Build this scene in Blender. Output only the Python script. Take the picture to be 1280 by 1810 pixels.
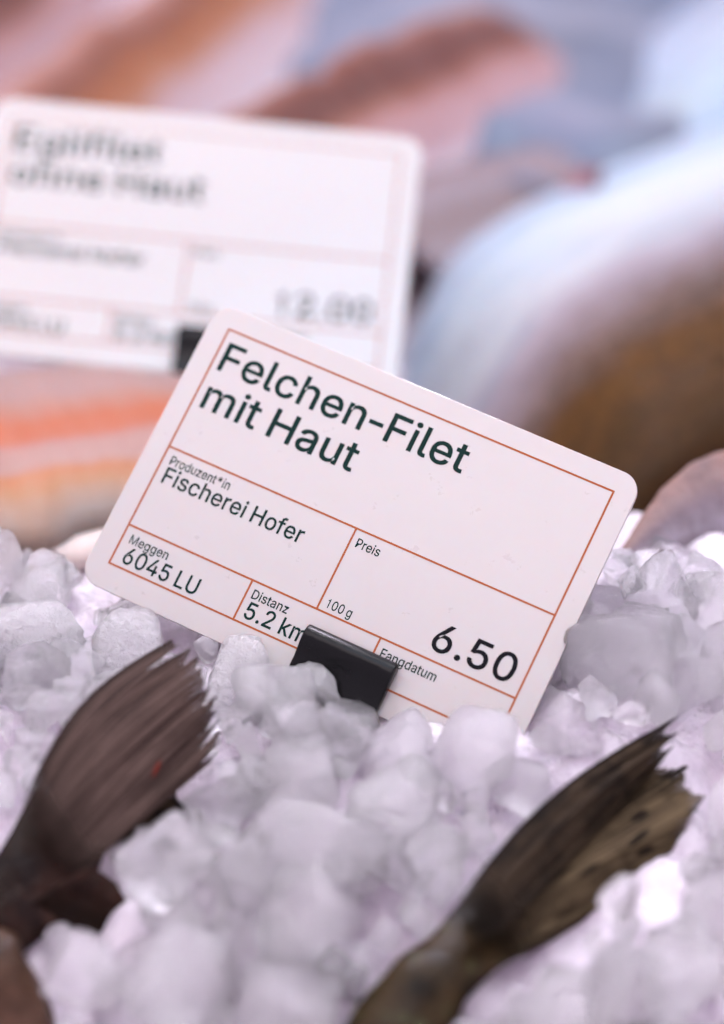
import bpy, bmesh, math, random
from mathutils import Vector, Matrix, noise
from mathutils.geometry import tessellate_polygon

random.seed(7)
for o in list(bpy.data.objects):
    bpy.data.objects.remove(o)
S = bpy.context.scene
COL = S.collection

# ------------------------------------------------------------------ camera
PITCH = math.radians(33)
CAM = Vector((0, -0.33, 0.24))
cd = bpy.data.cameras.new('camera')
cam = bpy.data.objects.new('camera', cd)
COL.objects.link(cam)
cam.location = CAM
cam.rotation_euler = (math.pi / 2 - PITCH, 0, 0)
cd.lens = 85
cd.sensor_fit = 'VERTICAL'
cd.sensor_height = 36
cd.clip_start = 0.01
cd.clip_end = 20
cd.dof.use_dof = True
cd.dof.focus_distance = 0.402
cd.dof.aperture_fstop = 5.1
cd.dof.aperture_blades = 0
S.camera = cam
S.render.resolution_x, S.render.resolution_y = 724, 1024

# ------------------------------------------------------------------ light
W = bpy.data.worlds.new('World')
S.world = W
W.use_nodes = True
bg = W.node_tree.nodes['Background']
bg.inputs[0].default_value = (0.93, 0.80, 0.985, 1)
bg.inputs[1].default_value = 0.83


def area(name, loc, target, sx, sy, power, col):
    l = bpy.data.lights.new(name, 'AREA')
    l.shape = 'RECTANGLE'
    l.size, l.size_y = sx, sy
    l.energy = power
    l.color = col
    o = bpy.data.objects.new(name, l)
    COL.objects.link(o)
    o.location = loc
    d = Vector(target) - Vector(loc)
    o.rotation_euler = d.to_track_quat('-Z', 'Y').to_euler()
    return o


area('counter_lamp', (-0.15, -0.25, 1.0), (0, 0, 0), 0.9, 0.5, 3.2, (1.0, 0.885, 0.90))
cl = area('cool_lamp', (0.10, 0.02, 0.75), (0.05, 0.20, 0), 0.4, 0.15, 0.13, (0.36, 0.72, 1.0))
cl.data.spread = math.radians(70)
area('back_lamp', (0.35, 0.75, 0.8), (0.05, 0.1, 0), 0.6, 0.4, 0.9, (0.78, 0.92, 1.0))
bl = area('added_ice_backlight', (0.05, 0.50, 0.62), (0.01, -0.075, -0.02), 0.40, 0.14, 0.09, (0.94, 0.86, 1.0))  # narrow backlight added to brighten the ice heap, no known stall lamp
bl.data.spread = math.radians(18)
area('warm_lamp', (-0.6, 0.0, 0.45), (-0.1, 0.0, 0), 0.25, 0.25, 0.4, (1.0, 0.78, 0.72))
for k in range(6):
    area('strip_lamp', (-0.30 + 0.12 * k, 0.22, 0.60), (0, 0, 0), 0.007, 0.007, 0.30, (0.95, 0.95, 1.0))

S.view_settings.view_transform = 'Standard'
S.view_settings.look = 'None'
S.view_settings.gamma = 1
S.view_settings.use_curve_mapping = False
S.view_settings.exposure = 0.78
S.render.engine = 'CYCLES'
S.cycles.use_denoising = True
S.cycles.max_bounces = 64
S.cycles.volume_bounces = 20
S.cycles.use_adaptive_sampling = True
S.cycles.adaptive_threshold = 0.1
S.cycles.adaptive_min_samples = 16
S.cycles.glossy_bounces = 32
S.cycles.diffuse_bounces = 32
S.cycles.transmission_bounces = 40
S.cycles.sample_clamp_indirect = 12
S.cycles.caustics_reflective = False

# ------------------------------------------------------------------ measuring helpers
F = 85 / 36 * 1810
FW = Vector((0, math.cos(PITCH), -math.sin(PITCH)))
UP = Vector((0, math.sin(PITCH), math.cos(PITCH)))
RT = Vector((1, 0, 0))


def P(px, py, d):
    """point at depth d (metres) seen at photo position px, py"""
    return CAM + RT * ((px - 640) / F * d) - UP * ((py - 905) / F * d) + FW * d


SLOPE, FALL = 0.30, 0.10


def ground(y):
    """the heap slopes down towards the viewer and falls a little at the back"""
    return SLOPE * (y + 0.018) if y < -0.018 else -FALL * (y - 0.03) if y > 0.03 else 0.0


def G(px, py, h=0.0):
    """point on the level h above the ice line"""
    r = P(px, py, 1.0) - CAM
    for k, y0, test in ((SLOPE, -0.018, lambda y: y <= -0.018), (0.0, 0.0, lambda y: y <= 0.03), (-FALL, 0.03, lambda y: True)):
        t = (h + k * (CAM.y - y0) - CAM.z) / (r.z - k * r.y)
        q = CAM + r * t
        if test(q.y):
            return q


def D(d):
    return 0.368 + (d - 0.3535) * 0.72


def PX(p):
    v = Vector(p) - CAM
    d = v.dot(FW)
    return 640 + v.dot(RT) / d * F, 905 - v.dot(UP) / d * F, d


def smooth(t):
    t = max(0.0, min(1.0, t))
    return t * t * (3 - 2 * t)


def lerp(a, b, t):
    return a + (b - a) * t


def poly_at(pts, t):
    """point at share t of a polyline of tuples (by length of the first two)"""
    L = [0]
    for a, b in zip(pts, pts[1:]):
        L.append(L[-1] + math.hypot(b[0] - a[0], b[1] - a[1]))
    s = t * L[-1]
    for i in range(len(pts) - 1):
        if s <= L[i + 1] or i == len(pts) - 2:
            k = (s - L[i]) / max(1e-9, L[i + 1] - L[i])
            return tuple(lerp(x, y, k) for x, y in zip(pts[i], pts[i + 1]))


def catmull(pts, n):
    """n+1 points on a smooth curve through tuples"""
    out = []
    m = len(pts) - 1
    for k in range(n + 1):
        t = k / n * m
        i = min(int(t), m - 1)
        f = t - i
        p0, p1, p2, p3 = pts[max(i - 1, 0)], pts[i], pts[i + 1], pts[min(i + 2, m)]
        out.append(tuple(0.5 * (2 * b + (c - a) * f + (2 * a - 5 * b + 4 * c - d) * f * f + (3 * b - a - 3 * c + d) * f ** 3)
                         for a, b, c, d in zip(p0, p1, p2, p3)))
    return out


def inside(poly, x, y):
    c = False
    j = len(poly) - 1
    for i in range(len(poly)):
        (x1, y1), (x2, y2) = poly[i], poly[j]
        if (y1 > y) != (y2 > y) and x < (x2 - x1) * (y - y1) / (y2 - y1) + x1:
            c = not c
        j = i
    return c


def near(poly, x, y, r):
    return any(inside(poly, x + r * math.cos(a), y + r * math.sin(a)) for a in (k * math.pi / 4 for k in range(8))) or inside(poly, x, y)


# ------------------------------------------------------------------ object helpers
def mesh(name, verts, faces, uvs=None, smooth_shade=True, outward=False):
    me = bpy.data.meshes.new(name)
    me.from_pydata([tuple(v) for v in verts], [], faces)
    if uvs:
        ul = me.uv_layers.new(name='UVMap')
        for lp in me.loops:
            ul.data[lp.index].uv = uvs[lp.vertex_index]
    if outward:
        bm = bmesh.new()
        bm.from_mesh(me)
        bmesh.ops.recalc_face_normals(bm, faces=bm.faces)
        bm.to_mesh(me)
        bm.free()
    if smooth_shade:
        me.polygons.foreach_set('use_smooth', [True] * len(me.polygons))
    me.update()
    return me


def link(name, me, mat=None, parent=None):
    o = bpy.data.objects.new(name, me)
    COL.objects.link(o)
    if mat and me and not me.materials:
        me.materials.append(mat)
    if parent:
        o.parent = parent
    return o


def empty(name, loc, label, cat, group=None):
    o = bpy.data.objects.new(name, None)
    o.empty_display_size = 0.01
    COL.objects.link(o)
    o.location = loc
    return tag(o, label, cat, group)


def tag(o, label, cat, group=None):
    o['label'] = label
    o['category'] = cat
    if group:
        o['group'] = group
    return o


def part(name, verts, faces, mat, parent, uvs=None, smooth_shade=True):
    """a child mesh given in world coordinates (parent unrotated)"""
    off = parent.location
    return link(name, mesh(name, [Vector(v) - off for v in verts], faces, uvs, smooth_shade, True), mat, parent)


# ------------------------------------------------------------------ materials
class N:
    def __init__(s, name):
        s.m = bpy.data.materials.new(name)
        s.m.use_nodes = True
        s.t = s.m.node_tree
        s.b = s.t.nodes['Principled BSDF']
        s.out = s.t.nodes['Material Output']

    def n(s, kind, **kw):
        x = s.t.nodes.new(kind)
        for k, v in kw.items():
            if k in x.inputs.keys():
                x.inputs[k].default_value = v
            else:
                setattr(x, k, v)
        return x

    def l(s, a, b):
        s.t.links.new(a, b)

    def set(s, **kw):
        for k, v in kw.items():
            s.b.inputs[k.replace('_', ' ')].default_value = v

    def ramp(s, fac, stops, interp='LINEAR'):
        r = s.n('ShaderNodeValToRGB')
        r.color_ramp.interpolation = interp
        e = r.color_ramp.elements
        while len(e) < len(stops):
            e.new(0.5)
        for q, (p, c) in zip(e, stops):
            q.position = p
            q.color = c if len(c) == 4 else (*c, 1)
        s.l(fac, r.inputs[0])
        return r.outputs[0]

    def math(s, op, a, b=None):
        x = s.n('ShaderNodeMath', operation=op)
        for i, v in enumerate((a, b)):
            if v is None:
                continue
            if isinstance(v, (int, float)):
                x.inputs[i].default_value = v
            else:
                s.l(v, x.inputs[i])
        return x.outputs[0]

    def noise(s, vec, scale, detail=3, rough=0.5):
        x = s.n('ShaderNodeTexNoise', Scale=scale, Detail=detail, Roughness=rough)
        if vec:
            s.l(vec, x.inputs['Vector'])
        return x.outputs[0]

    def mix(s, fac, a, b, mode='MIX'):
        x = s.n('ShaderNodeMix', data_type='RGBA', blend_type=mode)
        for sock, v in ((x.inputs[0], fac), (x.inputs[6], a), (x.inputs[7], b)):
            if isinstance(v, (int, float)):
                sock.default_value = v
            elif isinstance(v, tuple):
                sock.default_value = (*v, 1) if len(v) == 3 else v
            else:
                s.l(v, sock)
        return x.outputs[2]

    def bump(s, h, strength, dist, prev=None):
        x = s.n('ShaderNodeBump', Strength=strength, Distance=dist)
        s.l(h, x.inputs['Height'])
        if prev:
            s.l(prev, x.inputs['Normal'])
        return x.outputs[0]

    def pos(s):
        return s.n('ShaderNodeNewGeometry').outputs['Position']

    def uv(s):
        u = s.n('ShaderNodeUVMap')
        sp = s.n('ShaderNodeSeparateXYZ')
        s.l(u.outputs[0], sp.inputs[0])
        return u.outputs[0], sp.outputs[0], sp.outputs[1]

    def scaled(s, vec, sc):
        x = s.n('ShaderNodeVectorMath', operation='MULTIPLY')
        s.l(vec, x.inputs[0])
        x.inputs[1].default_value = sc
        return x.outputs[0]


def plain(name, col, rough=0.5, **kw):
    a = N(name)
    a.set(Base_Color=(*col, 1), Roughness=rough, Specular_IOR_Level=0.05, **kw)
    return a.m


def ice_mat(name, base, trans, grain, rough=(0.08, 0.4), sss=0.007, vol=0):
    a = N(name)
    p = a.pos()
    oi = a.n('ShaderNodeObjectInfo').outputs['Random']
    big = a.noise(p, 55, 2)
    tone = a.ramp(a.math('ADD', a.math('MULTIPLY', oi, 0.5), a.math('MULTIPLY', big, 0.5)),
                  [(0.2, tuple(c * k for c, k in zip(base, (0.99, 0.985, 0.99)))), (0.8, base)])
    a.l(tone, a.b.inputs['Base Color'])
    a.set(Subsurface_Weight=1.0, Subsurface_Radius=(1.0, 0.93, 1.05), Subsurface_Scale=sss, IOR=1.31,
          Specular_IOR_Level=0.2)
    tr = a.ramp(a.noise(p, 140, 2), [(0.35, (trans * 0.5,) * 3), (0.7, (min(1, trans * 1.6),) * 3)])
    rr = a.ramp(a.noise(p, 420, 3), [(0.35, (rough[0],) * 3), (0.68, (rough[1],) * 3)])
    a.l(rr, a.b.inputs['Roughness'])
    v = a.n('ShaderNodeTexVoronoi', Scale=900.0, feature='SMOOTH_F1')
    a.l(p, v.inputs['Vector'])
    patch = a.ramp(a.noise(p, 75, 2), [(0.42, (0, 0, 0)), (0.62, (1, 1, 1))])
    h = a.math('MULTIPLY', v.outputs['Distance'], patch)
    nrm = a.bump(h, grain, 0.0007)
    nrm = a.bump(a.noise(p, 620, 5, 0.65), grain, 0.0009, nrm)
    a.l(nrm, a.b.inputs['Normal'])
    # cloudy body that lets light through, under a clear wet surface
    df = a.n('ShaderNodeBsdfDiffuse')
    tl = a.n('ShaderNodeBsdfTranslucent')
    rf = a.n('ShaderNodeBsdfRefraction', IOR=1.31, Roughness=0.07)
    gl = a.n('ShaderNodeBsdfGlossy', Color=(1, 1, 1, 1))
    fr = a.n('ShaderNodeFresnel', IOR=1.33)
    for q in (df, tl):
        a.l(tone, q.inputs['Color'])
    for q in (df, rf, gl, fr):
        a.l(nrm, q.inputs['Normal'])
    a.l(rr, gl.inputs['Roughness'])
    def mixs(f, x, y):
        m = a.n('ShaderNodeMixShader')
        if isinstance(f, float):
            m.inputs[0].default_value = f
        else:
            a.l(f, m.inputs[0])
        a.l(x.outputs[0], m.inputs[1])
        a.l(y.outputs[0], m.inputs[2])
        return m
    s1 = mixs(0.40, mixs(0.45, df, tl), a.b)
    s2 = mixs(trans, s1, rf)
    s3 = mixs(fr.outputs[0], s2, gl)
    a.l(s3.outputs[0], a.out.inputs['Surface'])
    if vol:
        vs = a.n('ShaderNodeVolumeScatter', Density=vol, Anisotropy=0.2, Color=(1.0, 0.984, 1.0, 1))
        a.l(vs.outputs[0], a.out.inputs['Volume'])
    return a.m


VOL = 48
M = {}
M['ice'] = ice_mat('ice', (1.0, 0.98, 1.0), 0.88, 0.6, (0.02, 0.2), 0.030, VOL)
M['frosty_ice'] = ice_mat('frosty_ice', (1.0, 0.98, 1.0), 0.75, 1.0, (0.04, 0.25), 0.02, VOL * 2.5)
M['clear_ice'] = ice_mat('clear_ice', (1.0, 0.985, 1.0), 0.95, 0.6, (0.02, 0.18), 0.04, VOL * 0.5)
M['bed'] = ice_mat('ice_bed', (0.88, 0.80, 0.89), 0.1, 0.9, (0.1, 0.5), 0.010)

a = N('card_plastic')
p = a.pos()
scr = a.noise(a.scaled(p, (300, 300, 300)), 1.0, 5, 0.7)
a.set(Base_Color=(0.345, 0.325, 0.312, 1), IOR=1.45, Subsurface_Weight=0.3, Subsurface_Scale=0.001, Coat_Weight=0.3, Coat_Roughness=0.12)
a.l(a.ramp(scr, [(0.3, (0.27,) * 3), (0.7, (0.31,) * 3)]), a.b.inputs['Roughness'])
a.l(a.bump(a.noise(p, 900, 3), 0.02, 0.0001), a.b.inputs['Normal'])
M['card'] = a.m
M['ink_green'] = plain('dark_green_ink', (0.003, 0.016, 0.013), 0.35)
M['ink_black'] = plain('black_ink', (0.004, 0.004, 0.006), 0.35)
M['ink_red'] = plain('rust_red_ink', (0.25, 0.068, 0.025), 0.4)

a = N('black_plastic')
p = a.pos()
a.set(Base_Color=(0.003, 0.003, 0.0035, 1), Specular_IOR_Level=0.13)
a.l(a.ramp(a.noise(p, 350, 4), [(0.35, (0.16,) * 3), (0.7, (0.30,) * 3)]), a.b.inputs['Roughness'])
a.l(a.bump(a.noise(p, 1500, 3), 0.25, 0.0002), a.b.inputs['Normal'])
M['black'] = a.m


def fin_mat(name, dark, mid, light, spots=None, edge=None, rays=60, skin=None, clear=False, mottle=0.2, root_end=0.5, fine=1.0, fleck=None):
    """u runs root to tip, v runs across the rays"""
    a = N(name)
    uv, u, v = a.uv()
    st = a.noise(a.scaled(uv, (2.0, rays * fine, 1)), 1.0, 3, 0.6)
    st2 = a.noise(a.scaled(uv, (1.2, rays * 0.16, 1)), 1.0, 2)
    c = a.ramp(a.math('ADD', a.math('MULTIPLY', st, 0.76), a.math('MULTIPLY', st2, 0.24)),
               [(0.39, dark), (0.50, mid), (0.62, light)])
    rw = a.n('ShaderNodeTexWave', Scale=1.0, bands_direction='Y', Distortion=0.6, Detail=1.0)
    a.l(a.scaled(uv, (0.5, rays * 0.16, 1)), rw.inputs['Vector'])
    c = a.mix(a.math('MULTIPLY', a.math('POWER', rw.outputs[0], 3.0), 0.4), c, light)
    if fleck:
        ds = a.n('ShaderNodeVectorMath', operation='DISTANCE')
        a.l(a.scaled(uv, (1, 1, 0)), ds.inputs[0])
        ds.inputs[1].default_value = (*fleck, 0)
        c = a.mix(a.ramp(ds.outputs['Value'], [(0.012, (0.8, 0.8, 0.8)), (0.03, (0, 0, 0))]), c, (0.16, 0.016, 0.008))
    if spots:
        s = a.n('ShaderNodeTexVoronoi', Scale=1.0)
        a.l(a.scaled(uv, (6.0, 10.0, 1)), s.inputs['Vector'])
        gate = a.ramp(a.math('ADD', s.outputs['Distance'], a.math('MULTIPLY', u, 0.12)), [(0.30, (1, 1, 1)), (0.44, (0, 0, 0))])
        c = a.mix(a.math('MULTIPLY', gate, 0.92), c, spots)
    # darker leading edges of the fin
    e1 = a.ramp(v, [(0.0, (1, 1, 1)), (0.10, (0, 0, 0)), (0.88, (0, 0, 0)), (1.0, (1, 1, 1))])
    c = a.mix(a.math('MULTIPLY', e1, 0.75), c, dark)
    root = a.ramp(u, [(0.0, (1, 1, 1)), (root_end, (0, 0, 0))])
    c = a.mix(root, c, skin or tuple(x * 0.45 for x in dark))
    pm = a.noise(a.pos(), 170, 4, 0.6)
    c = a.mix(a.math('MULTIPLY', a.ramp(pm, [(0.46, (0, 0, 0)), (0.60, (1, 1, 1))]), mottle), c, tuple(x * 0.5 for x in dark))
    if edge:
        tip = a.ramp(a.math('ADD', u, a.math('MULTIPLY', st, 0.12)), [(0.96, (0, 0, 0)), (1.06, (1, 1, 1))])
        c = a.mix(a.math('MULTIPLY', tip, 0.6), c, edge)
    a.l(c, a.b.inputs['Base Color'])
    a.set(Roughness=0.62, IOR=1.4, Specular_IOR_Level=0.08)
    if clear:
        al = a.ramp(a.math('ADD', u, a.math('MULTIPLY', a.math('SUBTRACT', st, 0.5), 0.55)), [(0.97, (1, 1, 1)), (1.14, (0.45, 0.45, 0.45))])
        al = a.math('MULTIPLY', al, a.ramp(u, [(0.04, (0, 0, 0)), (0.24, (1, 1, 1))]))
        a.l(al, a.b.inputs['Alpha'])
    w = a.n('ShaderNodeTexWave', Scale=1.0, bands_direction='Y', Distortion=1.2, Detail=1.0)
    a.l(a.scaled(uv, (0.4, rays * 0.6, 1)), w.inputs['Vector'])
    a.l(a.bump(a.math('ADD', a.math('MULTIPLY', w.outputs[0], 0.4), st), 0.30, 0.0004), a.b.inputs['Normal'])
    return a.m


def skin_mat(name, stops, mottled, scale=120, rough=(0.12, 0.4), scales=0, amount=0.6, iri=None, gated=-1.0, streak=None):
    """v runs round the body, coloured by stops; mottled dark patches on top"""
    a = N(name)
    uv, u, v = a.uv()
    p = a.pos()
    warp = a.math('ADD', v, a.math('MULTIPLY', a.math('SUBTRACT', a.noise(p, 60, 3), 0.5), 0.10))
    c = a.ramp(warp, stops)
    gate = a.ramp(warp, [(gated, (0, 0, 0)), (gated + 0.2, (1, 1, 1))])
    c = a.mix(a.math('MULTIPLY', gate, a.math('MULTIPLY', a.ramp(a.noise(p, scale, 4, 0.6), [(0.45, (0, 0, 0)), (0.62, (1, 1, 1))]), amount)), c, mottled)
    if iri:
        c = a.mix(a.math('MULTIPLY', a.ramp(a.noise(p, scale * 1.7, 2), [(0.58, (0, 0, 0)), (0.72, (1, 1, 1))]), 0.6), c, iri)
    if streak:
        sn = a.noise(a.scaled(uv, (3.0, 14.0, 1)), 1.0, 3)
        c = a.mix(a.math('MULTIPLY', a.ramp(sn, [(0.48, (0, 0, 0)), (0.62, (1, 1, 1))]), 0.55), c, streak, 'MULTIPLY')
    nr = a.bump(a.noise(p, 420, 4), 0.12 if gated >= 0 or streak else 0.55, 0.0009)
    if scales:
        s = a.n('ShaderNodeTexVoronoi', Scale=1.0)
        a.l(a.scaled(uv, (scales, scales * 0.9, 1)), s.inputs['Vector'])
        c = a.mix(a.math('MULTIPLY', a.ramp(s.outputs['Distance'], [(0.25, (0, 0, 0)), (0.6, (1, 1, 1))]), a.math('MULTIPLY', gate, 0.4)), c, mottled)
        nr = a.bump(s.outputs['Distance'], 0.25, 0.0006, nr)
    a.l(c, a.b.inputs['Base Color'])
    a.l(a.ramp(a.noise(p, 200, 3), [(0.35, (rough[0],) * 3), (0.65, (rough[1],) * 3)]), a.b.inputs['Roughness'])
    a.set(Subsurface_Weight=0.1, Subsurface_Scale=0.002, IOR=1.36, Specular_IOR_Level=0.06, Coat_Weight=0.08 if gated < 0 and not streak else 0.0, Coat_Roughness=0.07)
    a.l(nr, a.b.inputs['Normal'])
    a.l(nr, a.b.inputs['Coat Normal'])
    return a.m


def flesh_mat(name, stops, rough=0.3, flake=14):
    a = N(name)
    uv, u, v = a.uv()
    p = a.pos()
    wv = a.math('ADD', v, a.math('MULTIPLY', a.math('SUBTRACT', a.noise(p, 45, 3), 0.5), 0.16))
    c = a.ramp(wv, stops)
    fl = a.n('ShaderNodeTexWave', Scale=1.0, bands_direction='X', Distortion=5.0, Detail=2.0)
    a.l(a.scaled(uv, (flake * 0.35, 2.0, 1)), fl.inputs['Vector'])
    c = a.mix(a.math('MULTIPLY', fl.outputs[0], 0.03), c, (0.34, 0.25, 0.235), 'MIX')
    a.l(c, a.b.inputs['Base Color'])
    a.set(Roughness=rough, Subsurface_Weight=0.5, Subsurface_Radius=(1, 0.5, 0.35), Subsurface_Scale=0.004, IOR=1.38)
    a.l(a.bump(fl.outputs[0], 0.06, 0.001), a.b.inputs['Normal'])
    return a.m


# ------------------------------------------------------------------ shape builders
def loft(rings, nseg, cap=True):
    """rings: list of (centre, side vector, thickness vector); returns verts, faces, uvs (u along, v round: 0 at -side, .5 at +side over the top)"""
    V, Fc, U = [], [], []
    n = len(rings)
    for i, (c, s, t) in enumerate(rings):
        for k in range(nseg):
            th = 2 * math.pi * k / nseg
            V.append(Vector(c) - Vector(s) * math.cos(th) + Vector(t) * math.sin(th))
            vv = 0.5 - 0.5 * math.cos(th)
            U.append((i / (n - 1), vv))
    for i in range(n - 1):
        for k in range(nseg):
            k2 = (k + 1) % nseg
            Fc.append((i * nseg + k, i * nseg + k2, (i + 1) * nseg + k2, (i + 1) * nseg + k))
    if cap:
        Fc.append(tuple(range(nseg))[::-1])
        Fc.append(tuple((n - 1) * nseg + k for k in range(nseg)))
    return V, Fc, U


def bumpy(V, amp, sc, seed=0):
    c = sum(V, Vector()) / len(V)
    out = []
    for v in V:
        n = noise.noise((v + Vector((seed * 3.1, seed * 1.7, 0))) * sc)
        d = (v - c).normalized()
        out.append(v + d * (n * amp))
    return out


def fin(name, root, tip, d_root, d_tip, mat, parent, bow=(0, 0), nv=140, nu=26, jag=None, thick=(0.0016, 0.00035), arch=0.0, ridge=0.00006):
    """a fin of many rays: root and tip are polylines of photo positions, each ray leans from depth d_root to d_tip"""
    V, Fc, U = [], [], []
    for side in (0, 1):
        for j in range(nv + 1):
            t = j / nv
            r = poly_at(root, t)
            q = poly_at(tip, t)
            dr = d_root if not isinstance(d_root, tuple) else lerp(d_root[0], d_root[1], t)
            dt = d_tip if not isinstance(d_tip, tuple) else lerp(d_tip[0], d_tip[1], t)
            L = 1.0 + (jag(t, j) if jag else 0)
            for i in range(nu + 1):
                u = i / nu
                w = u * L
                b = math.sin(math.pi * min(1, w)) * max(0, 1 - 1.6 * t)
                x = lerp(r[0], q[0], w) + bow[0] * b
                y = lerp(r[1], q[1], w) + bow[1] * b
                d = lerp(dr, dt, w) - arch * math.sin(math.pi * t) * (0.3 + 0.7 * u)
                d += ridge * math.sin(j * 2.2) * u + (0.0007 * math.sin(t * 13) + 0.0004 * math.sin(t * 31 + 1)) * u if nv > 90 else 0
                th = lerp(thick[0], thick[1], u ** 0.7) * (math.sin(math.pi * min(max(t, 0.02), 0.98)) ** 0.4)
                p = P(x, y, d)
                V.append(p - FW * (th * 0.5) if side == 0 else p + FW * (th * 0.5))
                U.append((u, t))
    W1 = nu + 1
    o2 = (nv + 1) * W1
    for j in range(nv):
        for i in range(nu):
            a_, b_, c_, d_ = j * W1 + i, j * W1 + i + 1, (j + 1) * W1 + i + 1, (j + 1) * W1 + i
            Fc.append((a_, b_, c_, d_))
            Fc.append((o2 + d_, o2 + c_, o2 + b_, o2 + a_))
    for i in range(nu):
        Fc.append((i + 1, i, o2 + i, o2 + i + 1))
        k = nv * W1
        Fc.append((k + i, k + i + 1, o2 + k + i + 1, o2 + k + i))
    for j in range(nv):
        a_, b_ = j * W1, (j + 1) * W1
        Fc.append((a_, b_, o2 + b_, o2 + a_))
        Fc.append((b_ + nu, a_ + nu, o2 + a_ + nu, o2 + b_ + nu))
    return part(name, V, Fc, mat, parent, U)


def body(name, upper, lower, depth, bulge, mat, parent, n=40, seg=36, bump_amp=0.0006, seed=1):
    """a fish body between two photo outlines (upper and lower edge), depth along it, half thickness bulge (share of half width)"""
    ring = []
    for i in range(n + 1):
        t = i / n
        a_, b_ = poly_at(upper, t), poly_at(lower, t)
        d = catmull([(q,) for q in depth], n)[i][0]
        A, B = P(a_[0], a_[1], d), P(b_[0], b_[1], d)
        c = (A + B) / 2
        s = (B - A) / 2
        bl = bulge if not isinstance(bulge, tuple) else lerp(bulge[0], bulge[1], t)
        ring.append((c, s, -FW * (s.length * bl)))
    V, Fc, U = loft(ring, seg)
    V = bumpy(V, bump_amp, 180, seed)
    return part(name, V, Fc, mat, parent, U)

# ------------------------------------------------------------------ counter and ice bed (the setting)
a = N('wet_counter')
p = a.pos()
a.l(a.ramp(a.noise(p, 14, 3), [(0.35, (0.24, 0.19, 0.21)), (0.65, (0.42, 0.36, 0.40))]), a.b.inputs['Base Color'])
a.set(Roughness=0.3, Metallic=0.2)
a.l(a.bump(a.noise(p, 30, 3), 0.4, 0.01), a.b.inputs['Normal'])
M['counter'] = a.m
V = [(-1.2, -0.6, -0.032), (1.2, -0.6, -0.032), (1.2, 1.6, -0.032), (-1.2, 1.6, -0.032)]
ctr = link('counter', mesh('counter', V, [(0, 1, 2, 3)]), M['counter'])
ctr['kind'] = 'structure'

MOUNDS = [(G(1230, 1750), 0.010, 0.019), (G(60, 1090), 0.007, 0.022), (G(1180, 1020), 0.006, 0.030), (G(620, 1480), 0.004, 0.03),
          (G(1250, 1150), 0.004, 0.03), (G(400, 1790), 0.004, 0.03)]


def heap(x, y):
    h = ground(y) - 0.004
    for c, a_, s in MOUNDS:
        h += a_ * math.exp(-((x - c.x) ** 2 + (y - c.y) ** 2) / (2 * s * s))
    h -= 0.012 * smooth((y - 0.035) / 0.05)
    return h


def heap_mesh():
    nx, ny = 260, 330
    x0, x1, y0, y1 = -0.16, 0.19, -0.17, 0.32
    V, Fc = [], []
    for j in range(ny + 1):
        for i in range(nx + 1):
            x, y = lerp(x0, x1, i / nx), lerp(y0, y1, j / ny)
            q = Vector((x, y, 0.3))
            vd = noise.voronoi(q * 85)[0]
            z = heap(x, y) - 0.004 + 0.006 * (0.5 - min(1, vd[0] * 1.3)) + 0.0012 * noise.noise(q * 260) + 0.0006 * noise.noise(q * 700)
            V.append((x, y, z))
    for j in range(ny):
        for i in range(nx):
            k = j * (nx + 1) + i
            Fc.append((k, k + 1, k + nx + 2, k + nx + 1))
    o = link('ice_bed', mesh('ice_bed', V, Fc), M['bed'])
    o['kind'] = 'stuff'
    tag(o, 'fine crushed ice filling the gaps beneath the larger lumps', 'ice')


heap_mesh()

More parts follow.
